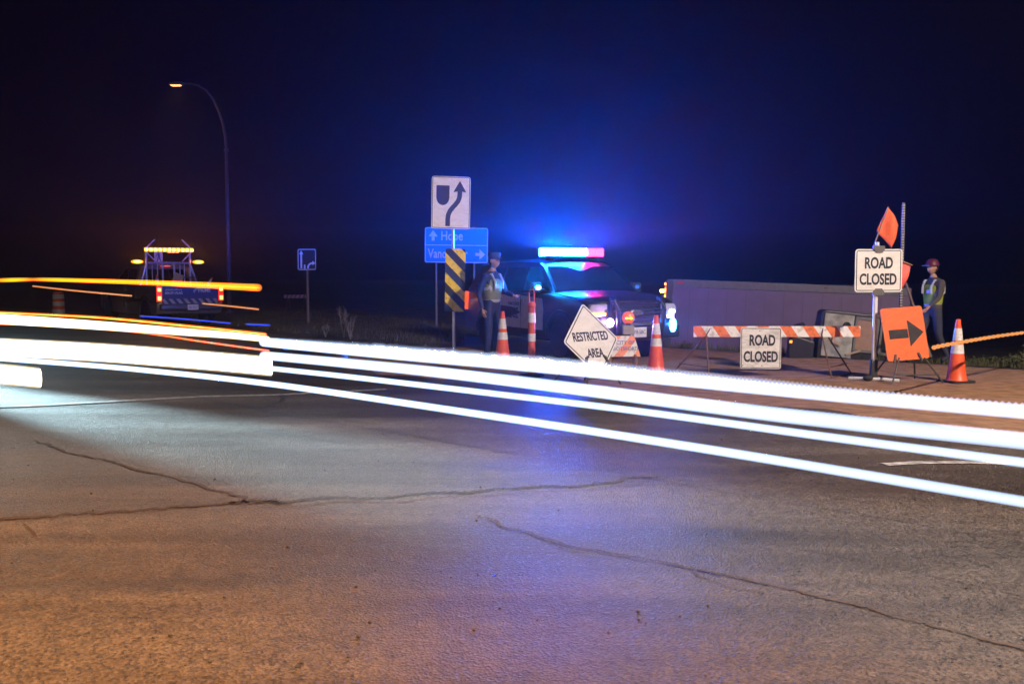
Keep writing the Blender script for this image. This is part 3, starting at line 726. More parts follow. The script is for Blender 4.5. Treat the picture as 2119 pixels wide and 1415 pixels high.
# bumper, push bar, plate
bm_ = MB(); bm_.box((0, -2.66, .55), (1.86, .16, .24)); bm_.build('bumper', mat('bumper_dark', (.03, .03, .035), .35, .2), pol, bevel=.04)
for sg in (-1, 1):
    c = MB(); c.prism([(sg * .55, .44), (sg * .6, .70), (sg * .98, .72), (sg * .98, .40)], -2.6, -2.3); c.build('bumper_corner', mat('bumper_silver', (.30, .31, .36), .3, .6), pol, bevel=.03)
for sg in (-1, 1): MB().path([(sg * .46, -2.78, .42), (sg * .47, -2.83, .62), (sg * .49, -2.84, .95), (sg * .50, -2.78, 1.12), (sg * .50, -2.64, 1.16)], .045, 10).build('push_bar', mat('pushbar_black', (.016, .016, .02), .3, coat=.4), pol, smooth=True)
MB().tube((-.48, -2.83, .70), (.48, -2.83, .70), .022, n=10).build('push_bar_rail', mat('rail_steel', (.5, .5, .52), .25, .9), pol, smooth=True)
pl = MB(); pl.box((-.03, -2.80, .55), (.34, .01, .18)); plo = pl.build('licence_plate', PLATE, pol)
L = MB(); add_text(L, 'KF8-58C', .10, -.03, .55, y=-2.807, xs=.8); L.build('lettering', mat('plate_blue', (.05, .06, .25), .5), plo)
# front strobes
MB().ball((-.60, -2.75, .73), (.075, .05, .075), 14, 10).build('strobe', emit('strobe_pink', (.55, .28, 1), 70), pol)
MB().ball((.76, -2.74, .66), (.075, .05, .13), 14, 10).build('strobe', emit('strobe_blue', (.02, .25, 1), 70), pol)
MB().box((.72, -2.72, .82), (.12, .05, .06)).build('marker_light', emit('marker_pinkwhite', (1, .6, .8), 6), pol)
# roof light bar
lb = MB(); lb.box((0, -.38, 1.915), (1.34, .26, .05)); lb.box((-.5, -.38, 1.88), (.08, .2, .06)); lb.box((.5, -.38, 1.88), (.08, .2, .06))
lbo = lb.build('light_bar', PLASTIC, pol, bevel=.012)
BLUEL = emit('lightbar_blue', (.004, .09, 1), 700); REDL = emit('lightbar_red', (1, .012, .18), 28)
for i in range(7):
    x = -.60 + i * .20; blue = i < 5
    MB().box((x, -.38, 2.015), (.178, .22, .15)).build('blue_lens' if blue else 'red_lens', BLUEL if blue else REDL, lbo, bevel=.02)
# the LED modules throw a flat horizontal fan, as roof bars do
def fan_lamp(parent, x, c, e, side=0., rear=0., fwd=1., loc=None):
    ld = bpy.data.lights.new('led_module', 'POINT'); ld.energy = e; ld.color = c; ld.shadow_soft_size = .05; ld.use_nodes = True
    n = ld.node_tree.nodes; l = ld.node_tree.links; em = n['Emission']
    tc = n.new('ShaderNodeTexCoord'); sp = n.new('ShaderNodeSeparateXYZ'); l.new(tc.outputs['Normal'], sp.inputs[0])
    def M(op, a, b):
        k = n.new('ShaderNodeMath'); k.operation = op
        for i, v in enumerate((a, b)):
            if isinstance(v, (int, float)): k.inputs[i].default_value = v
            else: l.new(v, k.inputs[i])
        return k.outputs[0]
    zo = M('SUBTRACT', sp.outputs['Z'], .05); z2 = M('MULTIPLY', zo, zo)      # aimed a little upward
    fan = M('ADD', M('POWER', 2.718, M('MULTIPLY', z2, -1 / (.07 ** 2))), M('MULTIPLY', M('POWER', 2.718, M('MULTIPLY', z2, -1 / (.5 ** 2))), .013))
    fy = M('MAXIMUM', M('MULTIPLY', sp.outputs['Y'], -1.), 0); fx = M('MAXIMUM', M('MULTIPLY', sp.outputs['X'], -1.), 0)
    by = M('MAXIMUM', sp.outputs['Y'], 0)
    f = M('MULTIPLY', fan, M('ADD', M('MULTIPLY', M('MULTIPLY', fy, fy), fwd), M('ADD', M('MULTIPLY', fx, side), M('ADD', M('MULTIPLY', M('MULTIPLY', by, by), M('MULTIPLY', by, rear)), .008))))
    l.new(f, em.inputs['Strength'])
    o = bpy.data.objects.new('led_module', ld); col.objects.link(o); o.parent = parent; o.location = loc or (x, -.42, 2.12)
for x in (-.5, -.05): fan_lamp(lbo, x, (.0, .08, 1), 19000, .6, .25)
fan_lamp(lbo, .5, (1, .012, .25), 2600)
fan_lamp(pol, 0, (0, .28, 1), 2600, .0, 0, 1., (-1.12, -1.2, 1.35))
fan_lamp(pol, 0, (.4, .2, 1), 1500, .0, 0, 1., (-.60, -2.86, .76)); fan_lamp(pol, 0, (0, .2, 1), 1800, .0, 0, 1., (.76, -2.86, .70))
# tail lamp
for sg in (-1, 1): MB().box((sg * .97, 2.52, 1.0), (.08, .16, .40)).build('tail_light', mat('tail_red', (.25, .02, .02), .2, 0, (1, .1, .02), 1.2), pol, bevel=.02)
MB().tube((.3, -1.0, 1.28), (.3, -1.0, 1.29), .01).build('wiper', PLASTIC, pol)

# --- pickup with amber rack
PH = R(218); PK = Vector((-9.55, 29.6, 0)); PFV = Vector((math.sin(PH), -math.cos(PH)))
PKC = Vector((PK.x + PFV.x * 2.9, PK.y + PFV.y * 2.9, -.0))
pk = thing('pickup_truck', 'blue and grey pickup with tall equipment rack and lit amber light bar', 'pickup truck', PKC, PH)
ptop = [(-2.85, .5), (-2.92, .7), (-2.9, 1.0), (-2.75, 1.12), (-2.2, 1.19), (-1.55, 1.24), (-.8, 1.22), (.93, 1.22), (.95, .72), (2.78, .72), (2.86, .7), (2.88, .62)]
body_loft(ptop, (-1.95, 1.78), 1.0, fy=-2.9, ry=2.9).build('body', CARGRY, pk, smooth=True)
for sg in (-1, 1): MB().box((sg * .945, 1.92, .96), (.09, 1.94, .50)).build('bed_side', CARGRY, pk, bevel=.02)
gh, XP = greenhouse([(-1.6, 1.2), (-.75, 1.80), (-.5, 1.87), (.5, 1.87), (.72, 1.82), (.93, 1.2)], 1.2, 1.87, .94, .74)
gh.build('cabin', CARGRY, pk, smooth=True)
g = MB(); quad_glass(g, XP, -1.6, 1.2, -.75, 1.80); g.build('windscreen', GLASS, pk)
rw = MB(); rw.prism([(-.68, 1.30), (.68, 1.30), (.60, 1.70), (-.60, 1.70)], .86, .90)
for v in rw.bm.verts: v.co.y -= (v.co.z - 1.3) * .32 - .02
rw.build('rear_window', GLASS, pk)
MB().box((0, .78, 1.80), (.3, .02, .035)).build('brake_light', emit('brake_red', (1, .06, .03), 1.2), pk)
for sg in (-1, 1):
    for poly in ([(-1.2, 1.27), (-.66, 1.70), (-.22, 1.72), (-.22, 1.27)], [(-.12, 1.27), (-.12, 1.72), (.55, 1.72), (.75, 1.27)]):
        g = MB(); side_poly(g, XP, poly, .004, sg); g.build('side_window', GLASS, pk)
    d = MB(); XB2 = lambda z: 1.0 * (1 - .03 * max(0, z - .9) / .3)
    side_poly(d, XB2, [(-1.1, .5), (-1.1, 1.16), (.85, 1.16), (.85, .5)], .004, sg); dr = d.build('door', CARGRY, pk)
    MB().box((sg * 1.004, -.17, .85), (.012, .012, .64)).build('door_seam', PLASTIC, dr)
    MB().box((sg * 1.01, .05, 1.06), (.03, .16, .03)).build('handle', CHROME, dr, bevel=.006)
    MB().box((sg * 1.15, -1.05, 1.32), (.2, .1, .24)).build('mirror', PLASTIC, pk, bevel=.03)
    for ax in (-1.95, 1.78):
        MB().path([(sg * 1.0, ax + .5 * math.cos(R(a)), .40 + .5 * math.sin(R(a))) for a in range(-5, 186, 10)], .03, 8).build('wheel_arch', PLASTIC, pk)
        wheel(pk, sg * .88, ax)
    tl = MB(); tl.box((sg * .93, 2.90, .98), (.15, .06, .46)); to = tl.build('tail_light', mat('tail_dark_red', (.3, .015, .01), .2, 0, (1, .03, .015), 1.0), pk, bevel=.012)
    MB().box((sg * .93, 2.935, 1.10), (.10, .02, .10)).box((sg * .93, 2.935, .85), (.10, .02, .12)).build('lamp', emit('tail_hot', (1, .22, .05), 7), to, bevel=.01)
tg = MB(); tg.box((0, 2.865, .96), (1.68, .08, .50)); tgo = tg.build('tailgate', CARBLU, pk, bevel=.015)
LG = mat('tailgate_print', (.7, .7, .75), .5)
L = MB()
add_text(L, 'PRIME', .17, .42, .17, y=0, xs=.85, bold=.004); add_text(L, 'primetraffic.ca', .085, -.50, .20, y=0); add_text(L, '604.371.FLAG', .10, -.50, .10, y=0, xs=.9, bold=.002)
add_ribbon(L, [(.08, .14), (.12, .19), (.18, .225), (.24, .24)], .02, -.002, 0); add_ribbon(L, [(.10, .10), (.15, .17), (.24, .21)], .014, -.002, 0)
L.build('lettering', LG, tgo, (0, 2.912, .90), (0, 0, R(180)))
MB().box((0, 2.91, .755), (1.64, .012, .15)).build('chevron_strip', stripes('chevrons', (.03, .035, .14), (.36, .36, .42), .22, 1., -.8), tgo, (0, 0, 0))
rb = MB(); rb.box((0, 2.98, .60), (1.86, .2, .17)); rbo = rb.build('bumper', mat('pickup_bumper', (.10, .10, .13), .35, .6), pk, bevel=.03)
pl = MB(); pl.box((0, 3.09, .58), (.32, .01, .16)); plo = pl.build('licence_plate', PLATE, pk)
L = MB(); add_text(L, 'PG 7012', .09, 0, 0, y=0, xs=.8); L.build('lettering', mat('plate_blue', ()), plo, (0, 3.097, .58), (0, 0, R(180)))
# equipment rack
rk = MB(); yk = 1.05
for sx in (-.68, .68):
    rk.tube((sx, yk, .72), (sx, yk, 2.26), .035); rk.tube((sx * 1.0, yk, 1.85), (sx * 1.32, yk + .05, 1.2), .03)
rk.tube((-.68, yk, 1.9), (.68, yk, 1.9), .03)
for x in (-.5, -.36, -.18, .18, .34, .5): rk.tube((x, yk, 1.2), (x, yk, 1.88), .016 if abs(x) != .18 else .028)
rko = rk.build('equipment_rack', ALU, pk)
AMB = emit('amber_led', (1, .34, .012), 1.9); AMH = emit('amber_core', (1, .55, .10), 12)
bx = MB(); bx.box((0, yk + .02, 2.30), (1.5, .12, .06)); abo = bx.build('light_bar', PLASTIC, pk)
for i in range(11): MB().box((-.7 + i * .14, yk + .10, 2.30), (.125, .05, .13)).build('amber_lens', AMB, abo, bevel=.015); MB().box((-.7 + i * .14, yk + .128, 2.30), (.085, .012, .04)).build('led', AMH, abo, bevel=.004)
for x in (-.5, 0, .5): fan_lamp(abo, 0, (1, .24, .006), 650, .0, .5, .05, (x, yk + .16, 2.30))
for x in (-.15, -.02, .11): MB().box((x - .1, yk + .10, 2.225), (.1, .03, .03)).build('amber_lens', AMB, abo)
for sx in (-1, 1):
    MB().ball((sx * .95, yk, 1.93), (.19, .07, .062), 14, 10).build('side_beacon', emit('beacon_amber', (1, .34, .012), 1.9), pk); MB().ball((sx * .95, yk + .055, 1.93), (.12, .035, .026), 12, 8).build('beacon_core', AMH, pk); fan_lamp(pk, 0, (1, .24, .006), 650, .0, .5, .05, (sx * .95, yk + .14, 1.93))
    st = MB()
    for a, b in (((sx * .72, 2.32), (sx * .42, 2.62)), ((sx * .72, 2.25), (sx * .42, 1.95))):
        st.tube((a[0], yk + .06, a[1]), (b[0], yk + .06, b[1]), .022)
    st.build('arrow_board_bar', mat('bar_striped', (.45, .38, .5), .4, nscale=30, var=.5), pk)
def in_pk(v): return PKC + Matrix.Rotation(PH, 3, 'Z') @ Vector(v)
# cargo in the bed: things of their own
t = thing('pedestrian_sign', 'white pedestrian sign carried upright on the pickup rack below the light bar', 'road sign', in_pk((.28, .98, 1.9)), PH + R(180))
p = panel(t, .27, .38, mat('ped_sign_white', (.5, .36, .22), .5), (0, 0, .2), (0, 0, 0), .02)
mb = MB(); mb.ball((.005, -.004, .14), (.028, .003, .03), 10, 8); mb.prism([(-.03, .1), (.045, .1), (.05, -.02), (-.02, -.02)], -.004, -.002)
add_ribbon(mb, [(.03, -.02), (.05, -.10), (.075, -.17)], .032, -.004, -.002); add_ribbon(mb, [(-.005, -.02), (-.02, -.10), (-.05, -.17)], .032, -.0045, -.0025); add_ribbon(mb, [(-.03, .09), (-.07, .02), (-.075, -.02)], .022, -.004, -.002)
mb.build('walking_figure', NAVYBLK, p)
c = cone('orange cone stacked upright in the pickup bed', in_pk((.46, 1.35, .73)), 0, .8)
c = cone('orange cone leaning out of the pickup bed over its tailgate', in_pk((-.62, 2.25, 1.0)), 0, .55); c.rotation_euler = (R(0), R(35), PH + R(180))
t = thing('folded_sign', 'folded amber lit sign board lying tilted among gear in the pickup bed', 'road sign', in_pk((-.02, 1.7, .73)), PH + R(180))
MB().box((0, 0, .55), (.30, .02, .62), Euler((R(-12), R(22), 0))).build('sign_panel', mat('folded_sign_tan', (.55, .36, .15), .35), t, bevel=.01)
MB().tube((.1, .02, 0), (.25, .05, .75), .014).tube((-.15, .02, 0), (.02, .05, .8), .014).build('leg', DARKST, t)
t = thing('tool_basket', 'dark wire basket of tools along the pickup bed rail', 'basket', in_pk((-.55, 1.6, .73)), PH + R(180))
b = MB()
for z in (.4, .55, .72): b.path([(-.3, -.5, z), (.3, -.5, z), (.3, .3, z), (-.3, .3, z), (-.3, -.5, z)], .011, 6)
for x in (-.3, 0, .3):
    for y in (-.5, .3): b.tube((x, y, 0), (x, y, .72), .011)
b.build('frame', DARKST, t)

# ------------------------------------------------------------------ wrecked trailer and vehicle in the ditch
TY = 26.2; tl_ = on_y(1378, 578, TY)
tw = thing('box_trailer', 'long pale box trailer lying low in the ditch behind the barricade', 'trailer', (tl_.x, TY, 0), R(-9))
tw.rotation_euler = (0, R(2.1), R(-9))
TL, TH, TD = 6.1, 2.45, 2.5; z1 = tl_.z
mb = MB(); mb.box((TL / 2, TD / 2, z1 - TH / 2), (TL, TD, TH)); mb.build('body', mat('trailer_violet_lit', (.15, .095, .20), .5, nscale=2.5, var=.08), tw, bevel=.02)  # violet of the police lights put into the white body's colour
mb = MB(); mb.box((TL / 2, -.012, z1 - .09), (TL, .03, .20)); mb.build('top_rail', mat('trailer_rail', (.13, .12, .15), .5), tw, bevel=.006)
mb = MB(); mb.box((.06, -.02, z1 - TH / 2), (.17, .04, TH - .02)); mb.build('corner_post', mat('trailer_post', (.07, .06, .07), .5), tw, bevel=.008)
mb = MB()
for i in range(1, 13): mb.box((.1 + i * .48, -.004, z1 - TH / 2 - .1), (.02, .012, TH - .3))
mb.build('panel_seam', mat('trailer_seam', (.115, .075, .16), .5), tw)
mb = MB(); mb.box((-.012, TD / 2 + .1, z1 - TH / 2), (.03, TD - .3, TH - .2)); mb.box((-.03, TD / 2, z1 - TH / 2), (.04, .04, TH - .3)); mb.tube((-.05, .6, z1 - .2), (-.05, .6, z1 - 2.0), .02); mb.build('rear_door', mat('trailer_door', (.45, .35, .28), .5), tw)
MB().box((.32, -.035, z1 - .07), (.16, .02, .05)).build('marker_light', mat('marker_red', (.3, .02, .03), .3, 0, (1, .05, .1), .25), tw)
MB().box((4.0, -.035, z1 - .07), (.1, .02, .04)).build('marker_light', mat('marker_dim', (.2, .02, .01), .3), tw)
MB().ball((-.14, .55, z1 - .32), (.06, .10, .05), 12, 8).build('rear_lamp', emit('rear_amber', (1, .22, .03), 60), tw)
for z in (.12, .28, .45): MB().box((-.06, .18, z1 - z), (.03, .05, .06)).build('rear_lamp', emit('rear_amber_small', (1, .45, .05), 8), tw)

wq = on_z(1745, 742); WY = wq.y
wt = thing('wrecked_vehicle', 'crushed grey vehicle lying on its side in front of the long trailer', 'wrecked vehicle', (wq.x, WY, 0), R(-4))
wt.rotation_euler = (0, R(5.5), R(-4))
s_ = FPX / WY
mb = MB(); mb.prism([(-.47, -.35), (-.50, .55), (-.48, .84), (-.40, .88), (1.25, .87), (1.30, .80), (1.33, -.35)], .06, .45); mb.build('body', mat('wreck_black', (.02, .02, .022), .35), wt, bevel=.03)
mb = MB(); mb.prism([(-.42, .02), (-.42, .82), (.13, .82), (.13, .02)], .03, .075)
for v in mb.bm.verts: v.co.y -= .03 * math.sin(v.co.x * 9 + v.co.z * 5)
mb.build('crumpled_panel', mat('wreck_silver', (.45, .47, .46), .28, .75, nscale=5, var=.45), wt)
mb = MB(); mb.lathe([(.075, 0), (.07, .03), (.05, .03), (.04, .01)], 20, c=(-.0, .03, .62), M=Matrix.Rotation(R(90), 3, 'X')); mb.build('fuel_cap', PLASTIC, wt)
mb = MB(); mb.frame(rrect(.44, .66, .04, cx=.37, cz=.48), rrect(.36, .56, .03, cx=.37, cz=.48), .02, .07); mb.frame(rrect(.60, .70, .06, cx=.92, cz=.48), rrect(.52, .60, .05, cx=.92, cz=.48), .02, .07)
mb.build('window_frame', mat('wreck_grey', (.13, .13, .13), .5), wt)
mb = MB(); mb.prism(rrect(.36, .56, .03, cx=.37, cz=.48), .045, .055); mb.build('window', mat('wreck_window_tan', (.30, .19, .15), .3), wt)
mb = MB(); mb.prism(rrect(.52, .60, .05, cx=.92, cz=.48), .045, .055); mb.build('window', GLASS, wt)
mb = MB(); mb.box((-.22, 0, .38), (.05, .05, .22)); mb.box((-.15, -.02, .28), (.16, .04, .05), Euler((0, R(25), 0))); mb.box((.16, -.02, .13), (.28, .04, .035), Euler((0, R(-22), 0))); mb.build('bracket', mat('wreck_bright', (.45, .35, .25), .4, .5), wt)
mb = MB(); mb.lathe([(.1, -.1), (.33, -.12), (.36, -.05), (.36, .1), (.1, .12)], 22, c=(-.68, .5, .22), M=Matrix.Rotation(R(70), 3, 'Y')); mb.build('wheel', RUBBER, wt, smooth=True)
mb = MB(); mb.prism([(-1.0, -.1), (-1.02, .25), (-.95, .34), (-.55, .25), (-.55, -.15)], .02, .25); mb.build('fender', mat('wreck_black', ()), wt, bevel=.02)
MB().box((-1.0, .0, .22), (.05, .03, .05)).build('reflector', mat('reflector_amber_glow', (.8, .3, .03), .3, 0, (1, .45, .05), 1.2), wt)  # returned light put in as emission; no lamp here
mb = MB()
for x in (.05, .5): mb.path([(1.05 + x * .1, .02, .2 + x * .2), (1.2, .0, .1), (1.3, .02, -.2)], .02, 6)
mb.build('torn_strip', mat('wreck_silver', ()), wt)

# ------------------------------------------------------------------ people
def skinned(verts, edges, radii, sub=2):
    me = bpy.data.meshes.new('sk'); me.from_pydata([Vector(v) for v in verts], edges, []); ob = bpy.data.objects.new('sk', me); col.objects.link(ob)
    ob.modifiers.new('skin', 'SKIN')
    for i, r in enumerate(radii):
        sv = me.skin_vertices[0].data[i]; sv.radius = r if isinstance(r, tuple) else (r, r); sv.use_root = (i == 0)
    s_ = ob.modifiers.new('sub', 'SUBSURF'); s_.levels = sub; s_.render_levels = sub
    bpy.context.view_layer.update()
    out = bpy.data.meshes.new_from_object(ob.evaluated_get(bpy.context.evaluated_depsgraph_get()))
    bpy.data.objects.remove(ob); return out
def person(label, loc, rz, pose, hat, jacket, trousers, vest):
    """pose: dict of joints, local frame faces -Y; X is the viewer's right when facing the viewer"""
    t = thing('person', label, 'person', loc, rz)
    J = dict(pel=(0, 0, .97), sp=(0, .0, 1.15), ch=(0, 0, 1.36), nk=(0, -.01, 1.52), hd=(0, -.02, 1.60),
             hl=(-.10, 0, .92), kl=(-.115, -.02, .50), al=(-.12, .02, .09), tl=(-.13, -.17, .04), hr=(.10, 0, .92), kr=(.115, -.02, .50), ar=(.12, .02, .09), tr=(.13, -.17, .04),
             sl=(-.19, 0, 1.43), el=(-.25, .02, 1.15), wl=(-.25, -.06, .90), sr=(.19, 0, 1.43), er=(.25, .02, 1.15), wr=(.25, -.06, .90))
    J.update(pose); N = list(J); I = {k: i for i, k in enumerate(N)}
    E = [('pel', 'sp'), ('sp', 'ch'), ('ch', 'nk'), ('nk', 'hd'), ('pel', 'hl'), ('hl', 'kl'), ('kl', 'al'), ('al', 'tl'), ('pel', 'hr'), ('hr', 'kr'), ('kr', 'ar'), ('ar', 'tr'), ('ch', 'sl'), ('sl', 'el'), ('el', 'wl'), ('ch', 'sr'), ('sr', 'er'), ('er', 'wr')]
    rad = dict(pel=(.155, .115), sp=(.15, .105), ch=(.165, .115), nk=.062, hd=.06, hl=.095, kl=.068, al=.05, tl=.042, hr=.095, kr=.068, ar=.05, tr=.042, sl=.075, el=.05, wl=.034, sr=.075, er=.05, wr=.034)
    me = skinned([J[k] for k in N], [(I[a], I[b]) for a, b in E], [rad[k] for k in N])
    bm = bmesh.new(); bm.from_mesh(me)
    # head with face
    hc = Vector(J['hd']) + Vector((0, -.02, .10))
    g = bmesh.ops.create_uvsphere(bm, u_segments=24, v_segments=18, radius=1)
    for v in g['verts']:
        c = v.co.copy(); x, y, z = c.x * .077, c.y * .098, c.z * .118
        if z < -.03: x *= 1 - .25 * (-z - .03) / .09; y = y * (1 - .08) - .006
        if c.y < -.75 and abs(c.x) < .25 and -.35 < c.z < .15: y -= .022 * (1 - abs(c.x) / .25) * (1 - abs(c.z + .15) / .35)
        if c.y < -.6 and abs(abs(c.x) - .38) < .2 and abs(c.z - .08) < .14: y += .010
        v.co = hc + Vector((x, y, z))
    for sx in (-1, 1):
        g = bmesh.ops.create_uvsphere(bm, u_segments=8, v_segments=6, radius=1)
        for v in g['verts']: v.co = hc + Vector((sx * .078 + v.co.x * .012, v.co.y * .024 + .01, v.co.z * .034))
    g = bmesh.ops.create_uvsphere(bm, u_segments=8, v_segments=5, radius=1)
    for v in g['verts']: v.co = hc + Vector((v.co.x * .026, -.088 + v.co.y * .012, -.058 + v.co.z * .009))
    tmp = bpy.data.meshes.new('p'); bm.to_mesh(tmp); bm.free()
    # hands: palm plus five finger chains
    parts = [tmp]
    for s_, w, e in (('l', J['wl'], J['el']), ('r', J['wr'], J['er'])):
        w = Vector(w); d = (w - Vector(e)).normalized(); side = Vector((1 if s_ == 'r' else -1, 0, 0)); fw = Vector((0, -1, 0)); fw = (fw - d * fw.dot(d)).normalized(); pn = d.cross(fw).normalized()
        V = [w, w + d * .05, w + d * .09]; Ed = [(0, 1), (1, 2)]; Rd = [(.026, .02), (.036, .018), (.036, .016)]
        for k, (o_, ln_) in enumerate(((.030, .070), (.010, .080), (-.010, .074), (-.028, .058))):
            b0 = len(V); base = w + d * .085 + fw * o_; cur = pn * (.25 if s_ == 'r' else -.25)
            V += [base, base + d * ln_ * .5 + cur * .02, base + d * ln_ + cur * .08]; Rd += [.0095, .009, .0075]; Ed += [(2, b0), (b0, b0 + 1), (b0 + 1, b0 + 2)]
        b0 = len(V); V += [w + d * .03 + fw * .035, w + d * .065 + fw * .06, w + d * .095 + fw * .066]; Rd += [.012, .010, .008]; Ed += [(1, b0), (b0, b0 + 1), (b0 + 1, b0 + 2)]
        parts.append(skinned(V, Ed, Rd, 1))
    bm = bmesh.new()
    for m_ in parts: bm.from_mesh(m_)
    allm = bpy.data.meshes.new('body'); bm.to_mesh(allm); bm.free()
    ob = bpy.data.objects.new('tmp', allm); col.objects.link(ob); rm = ob.modifiers.new('r', 'REMESH'); rm.mode = 'VOXEL'; rm.voxel_size = .0085; rm.use_smooth_shade = True
    bpy.context.view_layer.update()
    me2 = bpy.data.meshes.new_from_object(ob.evaluated_get(bpy.context.evaluated_depsgraph_get())); bpy.data.objects.remove(ob)
    me2.name = 'body'
    for m_ in (SKIN, jacket, trousers, RUBBER): me2.materials.append(m_)
    hz = J['nk'][2] + .01; W1, W2 = Vector(J['wl']), Vector(J['wr'])
    for p in me2.polygons:
        c = p.center; p.use_smooth = True
        if c.z > hz: p.material_index = 0
        elif min((c - W1 - (W1 - Vector(J['el'])).normalized() * .07).length, (c - W2 - (W2 - Vector(J['er'])).normalized() * .07).length) < .085: p.material_index = 0
        elif c.z > .98 or (abs(c.x) > .21 and c.z > .75): p.material_index = 1
        elif c.z > .12: p.material_index = 2
        else: p.material_index = 3
    b = bpy.data.objects.new('body', me2); col.objects.link(b); b.parent = t
    # eyes
    e = MB()
    for sx in (-1, 1): e.ball(hc + Vector((sx * .030, -.079, .012)), (.012, .007, .007), 8, 6)
    e.build('eyes', mat('eye_dark', (.03, .025, .02), .2), b)
    # vest: shell round the torso
    if vest:
        k = skinned([Vector(J['pel']) + Vector((0, 0, -.02)), J['sp'], J['ch'], Vector(J['nk']) + Vector((0, 0, -.06)), Vector(J['sl']) + Vector((.045, 0, .01)), Vector(J['sr']) + Vector((-.045, 0, .01))], [(0, 1), (1, 2), (2, 3), (2, 4), (2, 5)], [(.19, .145), (.185, .138), (.195, .142), (.09, .09), .088, .088])
        k.name = 'vest'
        for m_ in (vest, SILVER): k.materials.append(m_)
        for p in k.polygons:
            p.use_smooth = True; z = p.center.z
            p.material_index = 1 if (1.02 < z < 1.08 or 1.22 < z < 1.28) else 0
        v = bpy.data.objects.new('vest', k); col.objects.link(v); v.parent = t
        sb = MB()
        for sx in (-1, 1): sb.path([(J['ch'][0] + sx * .1, J['ch'][1] - .152, 1.24), (J['ch'][0] + sx * .1, J['ch'][1] - .155, 1.36), (J['ch'][0] + sx * .11, J['ch'][1] - .09, 1.475), (J['ch'][0] + sx * .11, J['ch'][1] + .08, 1.475), (J['ch'][0] + sx * .1, J['ch'][1] + .150, 1.36), (J['ch'][0] + sx * .1, J['ch'][1] + .15, 1.24)], .02, 8)
        sb.build('reflective_strap', SILVER, v)
    h = MB()
    if hat == 'cap':
        h.lathe([(.094, .02), (.098, .05), (.112, .105), (.104, .125), (.02, .14)], 24, c=hc + Vector((0, .0, .01)))
        h.box(hc + Vector((0, -.12, .035)), (.12, .07, .012), Euler((R(14), 0, 0))); h.build('cap', CAPM, t, smooth=True)
        MB().ball(hc + Vector((0, .03, .0)), (.083, .078, .085), 16, 10).build('hair', mat('hair_dark', (.02, .014, .01), .7), t, smooth=True)
    else:
        h.lathe([(.118, .03), (.122, .04), (.112, .06), (.105, .10), (.07, .145), (.02, .158)], 24, c=hc); h.box(hc + Vector((0, -.12, .035)), (.16, .08, .012)); h.build('hard_hat', mat('hat_red', (.10, .012, .025), .45), t, smooth=True)
        MB().ball(hc + Vector((0, .03, .0)), (.083, .078, .085), 16, 10).build('hair', mat('hair_dark', (.02, .014, .01), .7), t, smooth=True)
    return t
q = on_z(1018, 750)
o = person('police officer in dark uniform, cap and pale vest standing beside the blue lit vehicle', (q.x, q.y, 0), R(52),
           dict(er=(.30, -.06, 1.17), wr=(.22, -.30, 1.12), el=(-.27, .06, 1.16), wl=(-.27, -.02, .91), kl=(-.12, -.03, .5), hd=(0, -.035, 1.6)), 'cap', UNIFORM, UNIFORM, mat('officer_vest', (.16, .18, .10), .6))
o.scale = (1.07, 1.07, 1.07)
q = on_z(1927, 752)
person('road worker in reflective vest and dark hard hat walking behind the orange arrow sign', (q.x, q.y, 0), R(-68),
       dict(kl=(-.11, -.16, .52), al=(-.11, -.10, .10), tl=(-.11, -.28, .05), kr=(.11, .04, .50), ar=(.11, .26, .12), tr=(.11, .12, .04), el=(-.26, .12, 1.17), wl=(-.26, .06, .92), er=(.26, -.12, 1.18), wr=(.24, -.32, 1.02)), 'hard', mat('worker_shirt', (.06, .05, .05), .8), mat('worker_jeans', (.03, .035, .06), .85), HIVIS)

# ------------------------------------------------------------------ weeds and shrubs
LEAF = mat('shrub_leaf', (.055, .065, .02), .8, nscale=2, var=.5); STALK = mat('dry_stalk', (.20, .17, .12), .9)
def weed(label, px, py, hpx, seed):
    q = on_z(px, py); h = hpx / (FPX / q.y); rng = random.Random(seed)
    t = thing('dry_weed', label, 'weed', (q.x, q.y, .05)); mb = MB(); lf = MB()
    for i in range(4):
        a = rng.uniform(-.25, .25); b = rng.uniform(-.2, .2); tip = Vector((a * h, b * h, h * rng.uniform(.7, 1)))
        mb.path([(0, 0, 0), tip * .5 + Vector((a * .05, 0, .02)), tip], [.012, .009, .005], 5)
        for k in range(9):
            f = .35 + .65 * k / 9; p = tip * f; d = Vector((rng.uniform(-1, 1), rng.uniform(-1, 1), rng.uniform(.6, 1.4))).normalized() * h * .16
            mb.tube(p, p + d, .005, .003, 4)
            for m_ in range(4): r = rng.uniform(.006, .013); lf.ball(p + d * rng.uniform(.6, 1.1), (r, r, r * 1.4), 5, 4)
    mb.build('stem', STALK, t); lf.build('seed_heads', mat('seed_head', (.10, .095, .07), .9), t)['kind'] = 'stuff'
weed('tallest pale dry weed standing on the grass island', 712, 704, 62, 1); weed('shortest dry weed beside the tallest weed on the grass island', 674, 702, 30, 2)
weed('mid height dry weed with a dark stem crossing the tallest weed', 725, 706, 46, 3)
